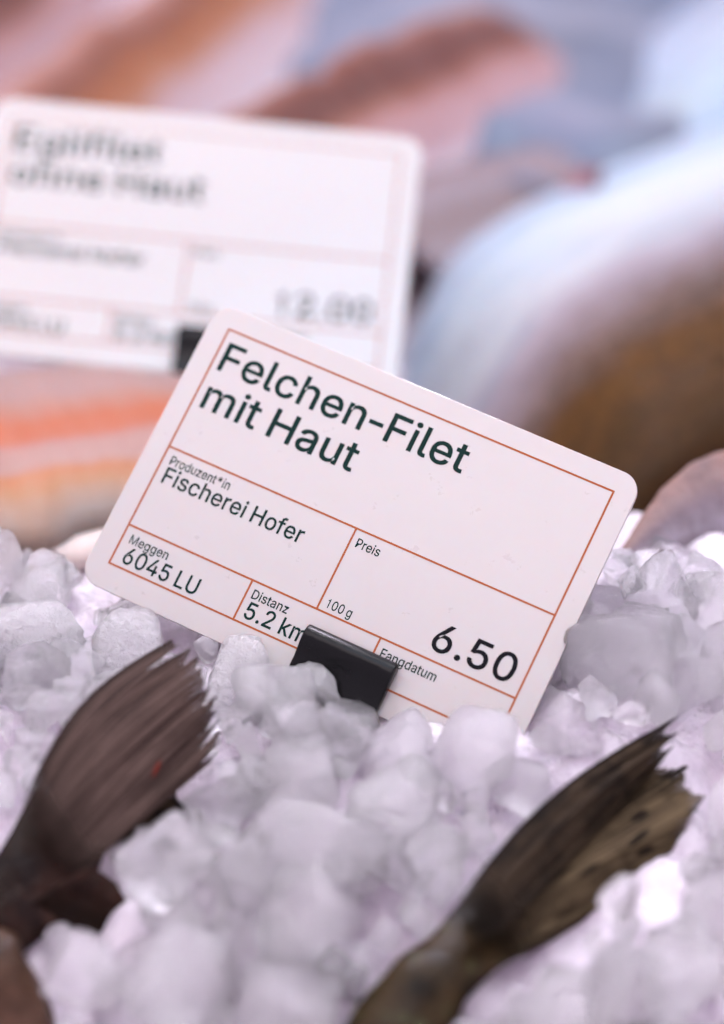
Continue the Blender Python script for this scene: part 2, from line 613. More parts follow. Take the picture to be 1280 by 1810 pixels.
# ------------------------------------------------------------------ price tags
GLYPHS = {"*":[453,[[[218,223,201,223,203,259],[204,295,206,331,175,311],[145,292,114,272,106,287],[98,301,89,315,122,332],[154,349,186,365,154,382],[122,399,89,415,98,430],[106,444,114,459,145,439],[175,420,206,400,204,437],[203,473,201,509,218,509],[234,509,250,509,249,473],[248,437,246,400,277,420],[307,439,337,459,346,444],[354,430,362,415,330,399],[298,382,266,365,298,349],[330,332,362,315,354,301],[346,287,337,272,307,292],[277,311,246,331,248,295],[249,259,250,223,234,223]]]],"-":[453,[[[263,244,337,244,337,226],[337,207,337,188,263,188],[188,188,114,188,114,207],[114,226,114,244,188,244]]]],".":[188,[[[108,-4,95,-4,83,-4],[72,0,63,9,54,18],[50,28,50,41,50,54],[54,65,63,73,72,82],[83,87,95,87,108,87],[119,82,128,73,137,65],[141,54,141,41,141,28],[137,18,128,9,119,0]]]],"0":[453,[[[264,-7,227,-7,189,-7],[157,3,130,24,103,45],[83,74,69,113,55,152],[48,199,48,254,48,309],[55,356,69,395,83,434],[104,464,130,484,157,505],[189,516,227,516,264,516],[296,505,323,484,350,464],[370,434,384,395,398,356],[405,309,405,254,405,199],[398,152,384,113,370,74],[350,45,323,24,297,3]],[[202,50,227,50,252,50],[273,58,290,74,308,90],[321,113,330,144,339,174],[344,211,344,254,344,297],[339,334,330,365,321,395],[308,419,290,435,273,451],[252,460,227,460,202,460],[180,451,163,435,146,419],[132,395,123,365,114,334],[109,297,109,254,109,211],[114,174,123,144,132,113],[146,90,163,74,180,58]]]],"1":[453,[[[181,0,76,0,76,18],[76,36,76,55,181,55],[286,55,391,55,391,36],[391,18,391,0,286,0]],[[250,509,276,509,276,339],[276,170,276,0,255,0],[234,0,212,0,212,149],[212,299,212,448,211,448],[210,448,209,448,168,418],[127,388,86,358,86,381],[86,404,86,427,123,454],[161,481,198,509,224,509]]]],"2":[453,[[[172,0,64,0,64,16],[64,32,64,47,121,108],[177,168,234,229,254,249],[270,267,282,282,295,298],[304,313,311,327,317,341],[320,356,320,371,320,390],[316,405,308,419,299,432],[288,442,273,449,259,456],[242,460,224,460,204,460],[187,456,172,447,158,439],[147,428,139,413,131,399],[127,382,127,362,107,362],[86,362,66,362,66,392],[72,419,86,442,100,465],[119,483,143,496,167,509],[194,516,225,516,255,516],[282,509,306,497,329,484],[348,467,361,445,374,424],[381,399,381,372,381,354],[378,335,371,318,364,300],[353,280,336,259,319,237],[296,211,267,180,229,140],[191,100,153,60,153,59],[153,58,153,57,231,57],[310,57,389,57,389,38],[389,19,389,0,281,0]]]],"4":[453,[[[164,105,40,105,40,123],[40,141,40,158,109,275],[178,392,247,509,268,509],[289,509,311,509,243,394],[176,280,109,166,109,165],[109,164,109,163,210,163],[312,163,413,163,413,144],[413,125,413,105,289,105]],[[302,0,282,0,282,40],[282,81,282,121,282,130],[282,138,282,146,282,203],[282,260,282,318,302,318],[322,318,343,318,343,212],[343,106,343,0,322,0]]]],"5":[453,[[[254,-7,221,-7,191,-7],[164,-1,140,11,116,23],[97,39,83,60,69,81],[61,104,60,130,81,130],[101,130,122,130,124,115],[129,101,138,89,147,77],[159,67,173,60,188,53],[204,50,221,50,242,50],[260,55,276,64,292,74],[305,87,314,104,323,121],[328,141,328,162,328,184],[323,204,314,221,304,238],[291,252,275,262,258,272],[239,277,218,277,201,277],[184,274,167,268,151,263],[138,255,128,246,108,248],[88,250,67,253,77,338],[86,423,96,509,186,509],[276,509,366,509,366,490],[366,471,366,452,294,452],[222,452,151,452,145,402],[139,352,134,301,135,301],[135,301,136,301,147,311],[161,319,178,325,194,331],[211,334,229,334,253,334],[274,329,294,321,313,313],[331,301,345,285,359,270],[371,252,379,231,387,210],[391,188,391,163,391,130],[384,101,369,76,354,50],[334,30,309,15,283,1]]]],"6":[453,[[[258,-7,226,-7,195,-7],[167,0,142,15,118,29],[98,49,84,74,71,100],[64,129,64,162,64,186],[69,212,80,239,91,266],[110,300,137,340,176,396],[214,453,252,509,276,509],[299,509,322,509,265,426],[208,344,151,261,149,261],[147,261,145,261,150,271],[157,280,165,288,174,296],[184,302,196,307,207,312],[221,314,235,314,266,314],[293,308,316,295,339,282],[357,263,370,240,382,216],[389,189,389,157,389,125],[382,97,368,73,354,48],[334,28,310,14,286,0]],[[207,48,226,48,246,48],[264,53,279,63,294,72],[306,85,314,101,323,118],[327,136,327,157,327,178],[323,197,314,213,306,230],[294,242,279,251,264,261],[246,265,226,265,207,265],[189,261,174,252,159,243],[147,230,138,214,129,198],[125,179,125,158,125,137],[129,118,138,102,147,85],[159,72,174,63,189,53]]]],"D":[502,[[[271,0,219,0,178,0],[137,0,96,0,96,19],[96,38,96,57,136,57],[175,57,215,57,256,57],[291,65,318,81,345,97],[366,119,379,149,392,179],[399,214,399,255,399,296],[392,331,379,361,366,390],[346,412,320,428,293,444],[260,452,221,452,178,452],[136,452,93,452,93,471],[93,490,93,509,137,509],[181,509,225,509,275,509],[317,499,353,478,388,458],[415,429,433,391,452,353],[462,308,462,255,462,202],[452,157,433,119,414,81],[387,51,351,31,314,10]],[[103,509,125,509,125,339],[125,170,125,0,103,0],[82,0,60,0,60,170],[60,339,60,509,82,509]]]],"E":[419,[[[165,0,60,0,60,170],[60,339,60,509,164,509],[268,509,372,509,372,490],[372,471,372,452,290,452],[207,452,125,452,125,396],[125,341,125,286,202,286],[278,286,355,286,355,267],[355,248,355,229,278,229],[202,229,125,229,125,172],[125,114,125,57,208,57],[292,57,375,57,375,38],[375,19,375,0,270,0]]]],"F":[410,[[[82,0,60,0,60,170],[60,339,60,509,163,509],[266,509,369,509,369,490],[369,471,369,452,288,452],[206,452,125,452,125,394],[125,336,125,278,198,278],[272,278,346,278,346,259],[346,240,346,221,272,221],[198,221,125,221,125,147],[125,74,125,0,103,0]]]],"H":[517,[[[82,0,60,0,60,170],[60,339,60,509,82,509],[103,509,125,509,125,435],[125,362,125,289,214,289],[303,289,392,289,392,362],[392,435,392,509,414,509],[435,509,457,509,457,339],[457,170,457,0,435,0],[414,0,392,0,392,77],[392,155,392,232,303,232],[214,232,125,232,125,155],[125,77,125,0,103,0]]]],"L":[393,[[[160,0,60,0,60,170],[60,339,60,509,82,509],[103,509,125,509,125,358],[125,208,125,57,203,57],[282,57,361,57,361,38],[361,19,361,0,261,0]]]],"M":[628,[[[81,0,60,0,60,170],[60,339,60,509,91,509],[121,509,152,509,193,402],[235,294,277,187,280,180],[284,170,287,159,291,148],[295,136,299,123,303,110],[307,97,311,84,315,71],[319,59,322,49,317,49],[312,49,307,49,310,59],[314,70,318,83,322,95],[326,108,330,121,334,134],[338,147,342,158,346,170],[349,179,352,187,394,294],[435,402,476,509,507,509],[537,509,568,509,568,339],[568,170,568,0,547,0],[525,0,504,0,504,97],[504,194,504,291,504,302],[504,314,504,327,505,340],[505,354,505,369,505,383],[506,398,506,413,506,428],[507,443,507,457,509,457],[511,457,513,457,508,441],[503,426,498,409,492,393],[487,378,482,363,477,348],[472,334,467,322,463,309],[459,299,456,291,418,194],[380,97,342,0,323,0],[305,0,286,0,248,97],[209,194,170,291,167,299],[163,309,159,321,155,333],[150,346,145,361,140,376],[135,391,129,408,124,424],[118,441,112,457,114,457],[117,457,119,457,119,444],[120,431,120,416,120,401],[121,387,121,372,121,357],[121,342,122,328,122,315],[122,302,122,291,122,194],[122,97,122,0,101,0]]]],"P":[445,[[[82,0,60,0,60,170],[60,339,60,509,118,509],[177,509,235,509,274,509],[307,502,332,487,358,473],[377,454,390,430,402,405],[409,378,409,348,409,317],[402,290,390,265,377,241],[358,222,332,207,307,193],[274,186,235,186,193,186],[151,186,109,186,109,205],[109,224,109,242,150,242],[191,242,233,242,259,242],[281,247,297,256,313,265],[325,278,333,294,341,310],[344,328,344,348,344,368],[341,386,333,402,325,417],[313,430,297,439,280,448],[259,452,232,452,196,452],[160,452,125,452,125,301],[125,151,125,0,103,0]]]],"U":[517,[[[299,-8,259,-8,219,-8],[184,0,154,15,124,31],[101,53,85,80,68,107],[60,138,60,173,60,285],[60,397,60,509,81,509],[103,509,124,509,124,399],[124,288,124,178,124,154],[130,132,141,113,152,94],[167,79,187,68,207,57],[231,52,259,52,287,52],[311,57,331,68,351,79],[366,94,377,113,387,132],[393,154,393,178,393,288],[393,399,393,509,414,509],[436,509,457,509,457,397],[457,285,457,173,457,138],[449,107,433,80,416,53],[393,31,363,15,334,0]]]],"a":[389,[[[182,-9,160,-9,136,-9],[114,-4,94,5,75,14],[59,27,48,45,36,62],[30,83,30,108,30,130],[35,147,43,161,52,175],[63,185,78,193,92,201],[108,207,125,211,143,215],[160,218,178,220,201,223],[219,225,234,227,248,228],[258,231,265,235,272,239],[276,245,276,255,276,255],[276,256,276,257,276,272],[273,286,267,297,261,308],[252,316,240,322,228,328],[213,331,196,331,178,331],[162,328,149,322,136,317],[126,309,118,301,110,292],[104,283,100,274,80,280],[61,285,41,291,50,314],[62,332,79,346,95,360],[113,369,133,375,153,381],[173,384,194,384,208,384],[223,383,239,379,255,376],[271,370,286,360,301,351],[313,338,322,320,332,303],[337,280,337,251,337,168],[337,84,337,0,317,0],[297,0,277,0,277,17],[277,35,277,52,275,52],[274,52,272,52,268,43],[261,34,252,25,243,15],[230,7,215,1,200,-5]],[[155,45,170,45,193,45],[212,50,228,59,243,68],[255,79,263,93,271,107],[276,122,276,138,276,155],[276,173,276,190,273,187],[268,184,259,182,251,180],[242,178,231,176,221,174],[210,172,200,171,190,170],[182,169,175,168,161,166],[147,163,134,159,121,154],[111,148,103,139,96,131],[92,119,92,105,92,92],[95,81,102,72,109,63],[118,57,130,52,142,48]]]],"c":[396,[[[226,-8,207,-8,173,-8],[143,0,117,16,91,33],[71,56,56,85,41,114],[34,149,34,187,34,227],[41,262,56,291,71,321],[91,343,117,360,143,376],[173,384,207,384,226,384],[243,382,260,377,276,372],[292,365,305,356,319,347],[330,335,340,322,350,309],[357,294,362,277,342,272],[322,267,303,262,300,272],[296,281,290,289,285,297],[278,305,270,311,262,317],[253,322,242,325,232,328],[220,330,207,330,182,330],[161,323,145,310,129,297],[116,280,108,258,100,237],[96,213,96,187,96,162],[100,139,108,117,116,96],[129,79,145,66,161,53],[182,46,207,46,220,46],[232,48,243,52,253,55],[263,60,271,66,279,72],[286,80,292,89,297,97],[301,107,304,117,324,112],[343,107,363,102,358,85],[351,70,341,56,332,43],[320,31,306,21,293,12],[277,4,261,-1,244,-6]]]],"d":[424,[[[219,-8,195,-8,164,-8],[136,0,111,16,87,32],[68,55,55,84,41,114],[34,149,34,189,34,229],[41,263,55,293,69,322],[88,345,112,361,136,376],[164,384,196,384,219,384],[238,381,253,373,268,365],[279,356,287,346,296,336],[302,327,306,319,308,319],[309,319,311,319,311,382],[311,446,311,509,331,509],[351,509,372,509,372,339],[372,170,372,0,352,0],[332,0,313,0,313,20],[313,39,313,59,311,59],[309,59,307,59,302,51],[295,42,287,31,278,21],[267,12,252,4,238,-4]],[[181,47,205,47,227,47],[247,53,263,65,279,77],[291,94,299,115,308,136],[312,161,312,189,312,217],[308,242,300,263,292,284],[279,300,263,312,247,324],[228,330,205,330,181,330],[161,324,145,311,129,299],[116,282,108,261,100,240],[96,216,96,189,96,162],[100,138,109,117,117,95],[129,78,145,66,161,53]]]],"e":[404,[[[238,-8,212,-8,175,-8],[143,0,117,16,90,33],[70,56,56,85,41,114],[34,148,34,187,34,226],[41,260,55,290,69,319],[89,343,115,359,141,376],[171,384,205,384,226,384],[246,381,266,374,285,367],[303,356,319,341,335,326],[348,306,357,282,366,258],[371,228,371,194,371,186],[371,178,371,169,272,169],[174,169,75,169,75,187],[75,204,75,221,163,221],[250,221,338,221,329,215],[319,208,310,202,310,227],[306,249,298,269,290,288],[278,303,263,314,247,325],[228,330,205,330,182,330],[163,325,146,313,130,302],[118,288,109,270,100,251],[96,232,96,211,96,200],[96,189,96,178,96,150],[101,126,110,106,120,87],[134,72,151,61,168,51],[189,46,212,46,228,46],[241,48,254,53,266,57],[277,64,285,73,294,82],[301,93,306,105,325,101],[345,96,365,91,359,71],[349,54,335,39,321,24],[303,13,283,4,262,-4]]]],"f":[254,[[[154,379,228,379,228,362],[228,344,228,327,154,327],[80,327,6,327,6,344],[6,362,6,379,80,379]],[[101,0,81,0,81,144],[81,288,81,432,81,453],[86,471,96,486,106,500],[119,511,135,519,152,526],[169,530,187,530,201,530],[213,529,222,527,232,525],[238,523,243,521,238,503],[233,486,227,468,224,470],[220,471,215,472,210,473],[203,474,195,474,176,474],[163,469,154,460,146,451],[142,437,142,419,142,279],[142,140,142,0,121,0]]]],"g":[425,[[[238,-151,207,-151,179,-151],[155,-147,134,-140,113,-132],[96,-123,82,-110,69,-98],[58,-84,51,-69,67,-60],[84,-50,101,-41,107,-49],[113,-57,122,-66,130,-75],[141,-82,154,-88,168,-94],[186,-97,207,-97,238,-97],[263,-90,282,-75,302,-60],[311,-37,311,-6,311,19],[311,44,311,68,310,68],[308,68,306,68,301,60],[295,51,287,41,278,32],[267,23,252,16,238,8],[219,5,195,5,164,5],[137,12,113,27,88,41],[69,62,55,90,41,118],[34,152,34,191,34,230],[41,264,55,293,69,322],[88,345,112,361,137,376],[165,384,196,384,220,384],[239,381,253,373,268,365],[280,356,288,346,297,336],[303,327,308,319,309,319],[311,319,313,319,313,339],[313,359,313,379,333,379],[353,379,372,379,372,250],[372,121,372,-9,372,-42],[365,-69,350,-90,335,-111],[316,-126,291,-136,266,-146]],[[181,59,205,59,228,59],[248,64,264,75,280,86],[292,101,300,121,308,141],[312,165,312,193,312,220],[308,243,300,264,292,284],[280,301,264,312,248,324],[228,330,205,330,181,330],[161,324,145,312,129,299],[117,283,109,262,100,242],[96,219,96,193,96,166],[100,143,109,123,117,103],[129,87,145,76,162,65]]]],"h":[410,[[[114,249,114,227,114,151],[114,76,114,0,93,0],[73,0,53,0,53,170],[53,339,53,509,73,509],[93,509,114,509,114,435],[114,361,114,287,110,287],[106,287,102,287,114,322],[131,347,152,362,174,377],[199,384,227,384,253,384],[276,379,295,369,315,358],[330,342,341,321,352,299],[357,273,357,240,357,160],[357,80,357,0,337,0],[316,0,296,0,296,78],[296,157,296,235,296,265],[288,288,273,304,258,321],[237,329,210,329,192,329],[175,325,161,317,146,309],[135,298,126,283,118,267]]]],"i":[167,[[[73,0,53,0,53,126],[53,253,53,379,73,379],[93,379,114,379,114,253],[114,126,114,0,93,0]],[[95,443,84,443,72,443],[62,447,54,455,45,462],[41,472,41,483,41,494],[45,504,54,512,62,520],[72,524,84,524,95,524],[106,520,114,512,122,504],[126,494,126,483,126,472],[122,462,114,455,106,447]]]],"k":[381,[[[132,158,110,137,110,162],[110,187,110,212,113,212],[117,212,121,212,175,268],[230,323,284,379,310,379],[335,379,360,379,301,319],[243,259,184,199,182,199],[179,199,177,199,155,178]],[[73,0,53,0,53,170],[53,339,53,509,73,509],[93,509,114,509,114,339],[114,170,114,0,93,0]],[[320,0,294,0,245,62],[197,124,148,186,162,200],[177,214,191,229,252,152],[312,76,372,0,346,0]]]],"l":[189,[[[147,-2,139,-2,110,-2],[88,5,74,20,60,35],[53,57,53,84,53,226],[53,367,53,509,73,509],[93,509,114,509,114,372],[114,235,114,99,114,81],[116,69,120,62,125,55],[133,52,146,52,152,52],[157,52,160,53,164,53],[167,54,170,54,173,37],[177,20,181,3,175,1],[169,0,162,-1,154,-2]]]],"m":[610,[[[73,0,53,0,53,126],[53,253,53,379,72,379],[92,379,112,379,112,351],[112,323,112,295,111,295],[109,295,108,295,113,316],[121,332,132,346,144,359],[157,369,172,376,187,383],[203,386,219,386,247,386],[270,378,287,361,305,344],[316,322,321,295,318,295],[315,295,312,295,317,313],[325,329,337,343,349,357],[364,367,381,375,398,382],[416,386,437,386,459,386],[479,381,497,372,515,362],[530,348,541,328,551,309],[557,285,557,255,557,170],[557,85,557,0,536,0],[516,0,496,0,496,85],[496,169,496,254,496,281],[488,301,473,313,457,325],[439,330,419,330,402,330],[387,327,374,320,362,313],[352,303,345,290,339,278],[335,263,335,247,335,165],[335,82,335,0,315,0],[295,0,274,0,274,87],[274,173,274,260,274,281],[267,298,253,311,239,324],[221,330,199,330,185,330],[171,327,158,320,144,313],[134,303,126,289,118,276],[114,258,114,238,114,159],[114,79,114,0,93,0]]]],"n":[410,[[[114,249,114,227,114,151],[114,76,114,0,93,0],[73,0,53,0,53,126],[53,253,53,379,72,379],[92,379,112,379,112,349],[112,318,112,287,109,287],[106,287,102,287,114,322],[131,347,152,362,174,377],[199,384,227,384,253,384],[276,379,295,369,314,358],[330,342,341,321,352,299],[357,273,357,240,357,160],[357,80,357,0,337,0],[316,0,296,0,296,78],[296,157,296,235,296,265],[288,288,273,304,258,321],[237,329,210,329,192,329],[175,325,161,317,146,309],[135,298,126,283,118,267]]]],"o":[415,[[[242,-8,207,-8,173,-8],[143,0,117,16,91,33],[71,56,56,85,41,114],[34,149,34,187,34,227],[41,262,56,291,71,321],[91,343,117,360,143,376],[173,384,207,384,242,384],[273,376,299,360,325,343],[345,321,359,291,374,262],[381,227,381,187,381,149],[374,114,359,85,345,56],[325,33,299,16,273,0]],[[182,46,207,46,233,46],[254,53,270,66,287,79],[299,96,307,117,315,139],[319,162,319,187,319,213],[315,236,307,258,299,280],[287,297,270,310,254,323],[233,330,207,330,182,330],[161,323,145,310,129,297],[116,280,108,258,100,237],[96,213,96,187,96,162],[100,139,108,117,116,96],[129,79,145,66,161,53]]]],"r":[259,[[[73,0,53,0,53,126],[53,253,53,379,72,379],[92,379,112,379,112,360],[112,340,112,321,113,321],[114,321,115,321,122,340],[135,355,152,367,170,379],[190,385,213,385,218,385],[223,385,229,384,235,384],[240,384,243,384,243,363],[243,343,243,322,242,323],[237,323,230,324,223,325],[215,326,207,326,189,326],[173,322,159,315,145,307],[134,297,126,284,118,270],[114,255,114,237,114,158],[114,79,114,0,93,0]]]],"s":[365,[[[211,-8,182,-8,156,-8],[133,-4,112,3,92,11],[75,23,62,38,49,53],[40,72,36,94,55,98],[74,102,94,107,99,86],[109,70,124,60,139,50],[158,45,181,45,208,45],[229,51,244,62,260,74],[268,87,268,103,268,116],[263,127,254,136,245,144],[231,151,212,155,191,160],[170,165,149,170,115,178],[89,191,72,208,55,225],[47,247,47,274,47,296],[53,315,65,332,77,348],[94,361,115,370,136,380],[160,384,187,384,213,384],[235,380,254,372,272,365],[287,353,299,339,310,325],[319,309,324,290,305,286],[287,281,268,277,263,292],[255,304,243,316,230,327],[212,333,187,333,165,333],[146,327,131,317,116,306],[109,293,109,277,109,263],[114,252,124,243,134,235],[150,228,172,223,191,218],[210,214,229,209,264,201],[290,188,306,171,323,154],[331,133,331,107,331,84],[325,64,312,47,300,30],[282,16,260,6,237,-3]]]],"t":[227,[[[138,379,204,379,204,362],[204,344,204,327,138,327],[72,327,6,327,6,344],[6,362,6,379,72,379]],[[65,345,65,471,85,471],[106,471,126,471,126,347],[126,222,126,98,126,81],[129,69,136,61,143,54],[154,50,170,50,174,50],[179,50,185,51,191,52],[197,53,202,54,206,36],[209,19,213,2,207,0],[200,-2,192,-3,184,-4],[176,-4,168,-4,136,-4],[110,4,92,21,74,38],[65,62,65,93,65,219]]]],"u":[410,[[[211,-5,182,-5,157,-5],[134,0,115,11,95,21],[80,37,69,59,58,80],[53,107,53,139,53,219],[53,299,53,379,73,379],[93,379,114,379,114,301],[114,222,114,144,114,114],[121,91,137,75,152,58],[173,50,200,50,218,50],[235,54,249,62,264,70],[275,81,283,97,292,112],[296,131,296,153,296,228],[296,304,296,379,316,379],[337,379,357,379,357,253],[357,126,357,0,337,0],[318,0,298,0,298,31],[298,61,298,92,301,92],[304,92,307,92,295,57],[279,32,257,17,235,2]]]],"z":[380,[[[141,0,42,0,42,15],[42,30,42,46,112,137],[183,228,254,320,254,321],[254,322,254,323,185,323],[117,323,48,323,48,342],[48,361,48,379,143,379],[238,379,333,379,333,363],[333,347,333,331,264,241],[195,150,126,60,126,59],[126,58,126,56,197,56],[268,56,339,56,339,38],[339,19,339,0,240,0]]]]}


def glyph_polys(ch):
    adv, sp = GLYPHS[ch]
    loops = []
    for s in sp:
        pts = []
        n = len(s)
        for i in range(n):
            p0, h0 = (s[i][2], s[i][3]), (s[i][4], s[i][5])
            q = s[(i + 1) % n]
            h1, p1 = (q[0], q[1]), (q[2], q[3])
            st = abs((h0[0] - p0[0]) * (p1[1] - p0[1]) - (h0[1] - p0[1]) * (p1[0] - p0[0])) < 60 and \
                abs((h1[0] - p0[0]) * (p1[1] - p0[1]) - (h1[1] - p0[1]) * (p1[0] - p0[0])) < 60
            for k in range(1 if st else 5):
                t = k / 5
                m = 1 - t
                pts.append(tuple(m ** 3 * a_ + 3 * m * m * t * b_ + 3 * m * t * t * c_ + t ** 3 * d_ for a_, b_, c_, d_ in zip(p0, h0, h1, p1)))
        loops.append(pts)

    def ar(q):
        return sum(a_[0] * b_[1] - b_[0] * a_[1] for a_, b_ in zip(q, q[1:] + q[:1]))
    def fat(q, e):
        n, o = len(q), []
        q = [v for i, v in enumerate(q) if math.hypot(v[0] - q[i - 1][0], v[1] - q[i - 1][1]) > 0.5]
        n = len(q)
        for i in range(n):
            (x0, y0), (x1, y1), (x2, y2) = q[i - 1], q[i], q[(i + 1) % n]
            a_, b_ = math.hypot(x1 - x0, y1 - y0), math.hypot(x2 - x1, y2 - y1)
            nx, ny = (y1 - y0) / a_ + (y2 - y1) / b_, -(x1 - x0) / a_ - (x2 - x1) / b_
            L = max(0.6, nx * nx + ny * ny)
            o.append((x1 + nx * 2 * e / L, y1 + ny * 2 * e / L))
        return o
    big = max(loops, key=lambda q: abs(ar(q)))
    if ch == 'e':  # the bar crosses the glyph's own outline: it becomes a second piece below
        loops = [[v for v in q if not (v[0] < 80 and 160 < v[1] < 230) and not (v[0] > 330 and abs(v[1] - 221) < 1)] for q in loops]
    loops = [fat(q, 10 if ar(big) > 0 else -10) for q in loops]
    big = max(loops, key=lambda q: abs(ar(q)))
    sg = ar(big) > 0
    outs = [[q] for q in loops if (ar(q) > 0) == sg]
    for q in loops:
        if (ar(q) > 0) != sg:
            for g in outs:
                if inside(g[0], *q[0]):
                    g.append(q)
                    break
    return adv, outs


GP = {c: glyph_polys(c) for c in GLYPHS}
GP['M'] = (628, [[[(60, 0), (126, 0), (126, 372), (286, 0), (342, 0), (502, 372), (502, 0), (568, 0), (568, 512), (480, 512), (314, 118), (148, 512), (60, 512)]]])
GP['1'] = (400, [[[(178, 0), (246, 0), (246, 516), (196, 516), (188, 470), (160, 440), (84, 428), (84, 378), (178, 378)]]])
GP['e'] = (GP['e'][0], GP['e'][1] + [[[(84, 162), (372, 162), (352, 228), (84, 228)]]])
xs_ = [q[0] for q in GP['-'][1][0][0]]
DASH = (min(xs_), max(xs_))


def text_geo(lines):
    """lines: (text, left, baseline, cap height, width); mm in card space, y up; returns flat faces"""
    V, Fc = [], []
    for txt, x, y, cap, width in lines:
        cur, out, track = 0, [], 8
        for ch in txt:
            if ch == ' ':
                cur += 150
                continue
            adv, polys = GP[ch]
            dx = 0
            if ch == '-':
                dx, adv = 25 - DASH[0], DASH[1] - DASH[0] + 50
            out.append((cur + dx, polys))
            cur += adv + track
        allx = [cx_ + q[0] for cx_, pl in out for g in pl for q in g[0]]
        lo, hi = min(allx), max(allx)
        sy = cap / 509
        sx = width / (hi - lo)
        for cx_, pl in out:
            for k, g in enumerate(pl):
                tri = tessellate_polygon([[Vector((q[0], q[1], 0)) for q in lp] for lp in g])
                flat = [q for lp in g for q in lp]
                b = len(V)
                for q in flat:
                    V.append(Vector(((cx_ + q[0] - lo) * sx + x, y + q[1] * sy, 0.40 + 0.006 * k)) / 1000)
                for t in tri:
                    A, B, C_ = (flat[i] for i in t)
                    up = (B[0] - A[0]) * (C_[1] - A[1]) - (B[1] - A[1]) * (C_[0] - A[0]) > 0
                    Fc.append(tuple(b + i for i in (t if up else t[::-1])))
    return V, Fc


def rule_geo(rules, w=0.35):
    V, Fc = [], []
    for k, (x0, y0, x1, y1) in enumerate(rules):
        b = len(V)
        h = w / 2
        z = 0.40 + 0.004 * (k % 2)
        if abs(x1 - x0) > abs(y1 - y0):
            q = [(x0 - h, y0 - h), (x1 + h, y0 - h), (x1 + h, y0 + h), (x0 - h, y0 + h)]
        else:
            y0, y1 = min(y0, y1), max(y0, y1)
            q = [(x0 - h, y0 - h), (x0 + h, y0 - h), (x0 + h, y1 + h), (x0 - h, y1 + h)]
        V += [Vector((c[0], c[1], z)) / 1000 for c in q]
        Fc.append((b, b + 1, b + 2, b + 3))
    return V, Fc


def card_geo(w=80.5, h=54.0, r=3.6, t=0.38, e=0.12):
    def loop(ins, z):
        o = []
        for cx_, cy_, a0 in ((w / 2 - r, h / 2 - r, 0), (-w / 2 + r, h / 2 - r, 90), (-w / 2 + r, -h / 2 + r, 180), (w / 2 - r, -h / 2 + r, 270)):
            for k in range(11):
                an = math.radians(a0 + 9 * k)
                o.append(Vector((cx_ + (r - ins) * math.cos(an), cy_ + (r - ins) * math.sin(an), z)) / 1000)
        return o
    L = [loop(e, t), loop(e * 0.3, t - e * 0.3), loop(0, t - e), loop(0, -t + e), loop(e, -t)]
    n = len(L[0])
    V = [v for lp in L for v in lp]
    Fc = [tuple(range(n)), tuple(4 * n + k for k in range(n))[::-1]]
    for i in range(4):
        for k in range(n):
            k2 = (k + 1) % n
            Fc.append((i * n + k, (i + 1) * n + k, (i + 1) * n + k2, i * n + k2))
    return V, Fc


def extrude_profile(prof, x0, x1, rnd=0.35, nx=2):
    """profile of (y, z) mm swept along x with softened ends"""
    n = len(prof)
    cy_ = sum(q[0] for q in prof) / n
    cz_ = sum(q[1] for q in prof) / n
    st = [(x0, 0.9), (x0 + rnd * 0.3, 0.97), (x0 + rnd, 1.0), (x1 - rnd, 1.0), (x1 - rnd * 0.3, 0.97), (x1, 0.9)]
    V, Fc = [], []
    for x, s in st:
        ins = (1 - s) * 3
        for y, z in prof:
            d = math.hypot(y - cy_, z - cz_)
            k = max(0.0, 1 - ins / max(d, 0.3) * 1.0) if d > 0 else 1
            V.append(Vector((x, cy_ + (y - cy_) * k, cz_ + (z - cz_) * k)) / 1000)
    for i in range(len(st) - 1):
        for k in range(n):
            k2 = (k + 1) % n
            Fc.append((i * n + k, i * n + k2, (i + 1) * n + k2, (i + 1) * n + k))
    Fc.append(tuple(range(n))[::-1])
    Fc.append(tuple((len(st) - 1) * n + k for k in range(n)))
    return V, Fc


def tag_matrix(rv, t):
    th = math.sqrt(sum(c * c for c in rv))
    R = Matrix.Rotation(th, 3, Vector(rv) / th)

    def mp(v):
        return RT * v[0] - UP * v[1] + FW * v[2]
    X, Y, Z = mp(R.col[0]), -mp(R.col[1]), -mp(R.col[2])
    o = CAM + mp(Vector(t)) / 1000
    m = Matrix((X, Y, Z)).transposed().to_4x4()
    m.translation = o
    return m


ML, MR, MT, MB = -36.43, 36.43, 23.19, -22.45
Y1, Y2 = 0.133, -15.059
RULES = [(ML, MT, MR, MT), (ML, MT, ML, MB), (ML, MB, MR, MB), (MR, MT, MR, MB), (ML, Y1, MR, Y1), (-0.224, Y1, -0.224, Y2),
         (ML, Y2, MR, Y2), (-12.366, Y2, -12.366, MB), (0, 0, 0, 0), (11.79, Y2, 11.79, MB)]
RULES = [r for r in RULES if r != (0, 0, 0, 0)]
GREEN = [('Fischerei Hofer', -34.85, -6.15, 2.9, 27.0), ('6045 LU', -34.6, -21.5, 2.9, 14.3), ('5.2 km', -11.1, -21.45, 2.9, 11.4)]
SMALL = [('Produzent*in', -35.0, -2.75, 1.6, 11.6), ('Meggen', -34.95, -18.0, 1.6, 7.4), ('Distanz', -11.3, -17.95, 1.6, 6.8), ('Preis', 0.9, -2.85, 1.6, 4.4),
         ('100 g', 1.0, -14.2, 1.6, 4.6), ('Fangdatum', 12.9, -18.1, 1.6, 10.2)]
FRONT_JAW = [(-18.75, 0.42), (-18.25, 0.9), (-18.0, 1.7), (-18.15, 2.5), (-18.7, 3.15), (-19.5, 3.5), (-20.4, 3.5), (-21.4, 3.2), (-22.6, 2.7), (-24.2, 2.35),
             (-27, 2.25), (-31, 2.25), (-36, 2.25), (-36, 0.42), (-28, 0.42)]
BACK_JAW = [(y - 1.0, -z) for y, z in FRONT_JAW][::-1]


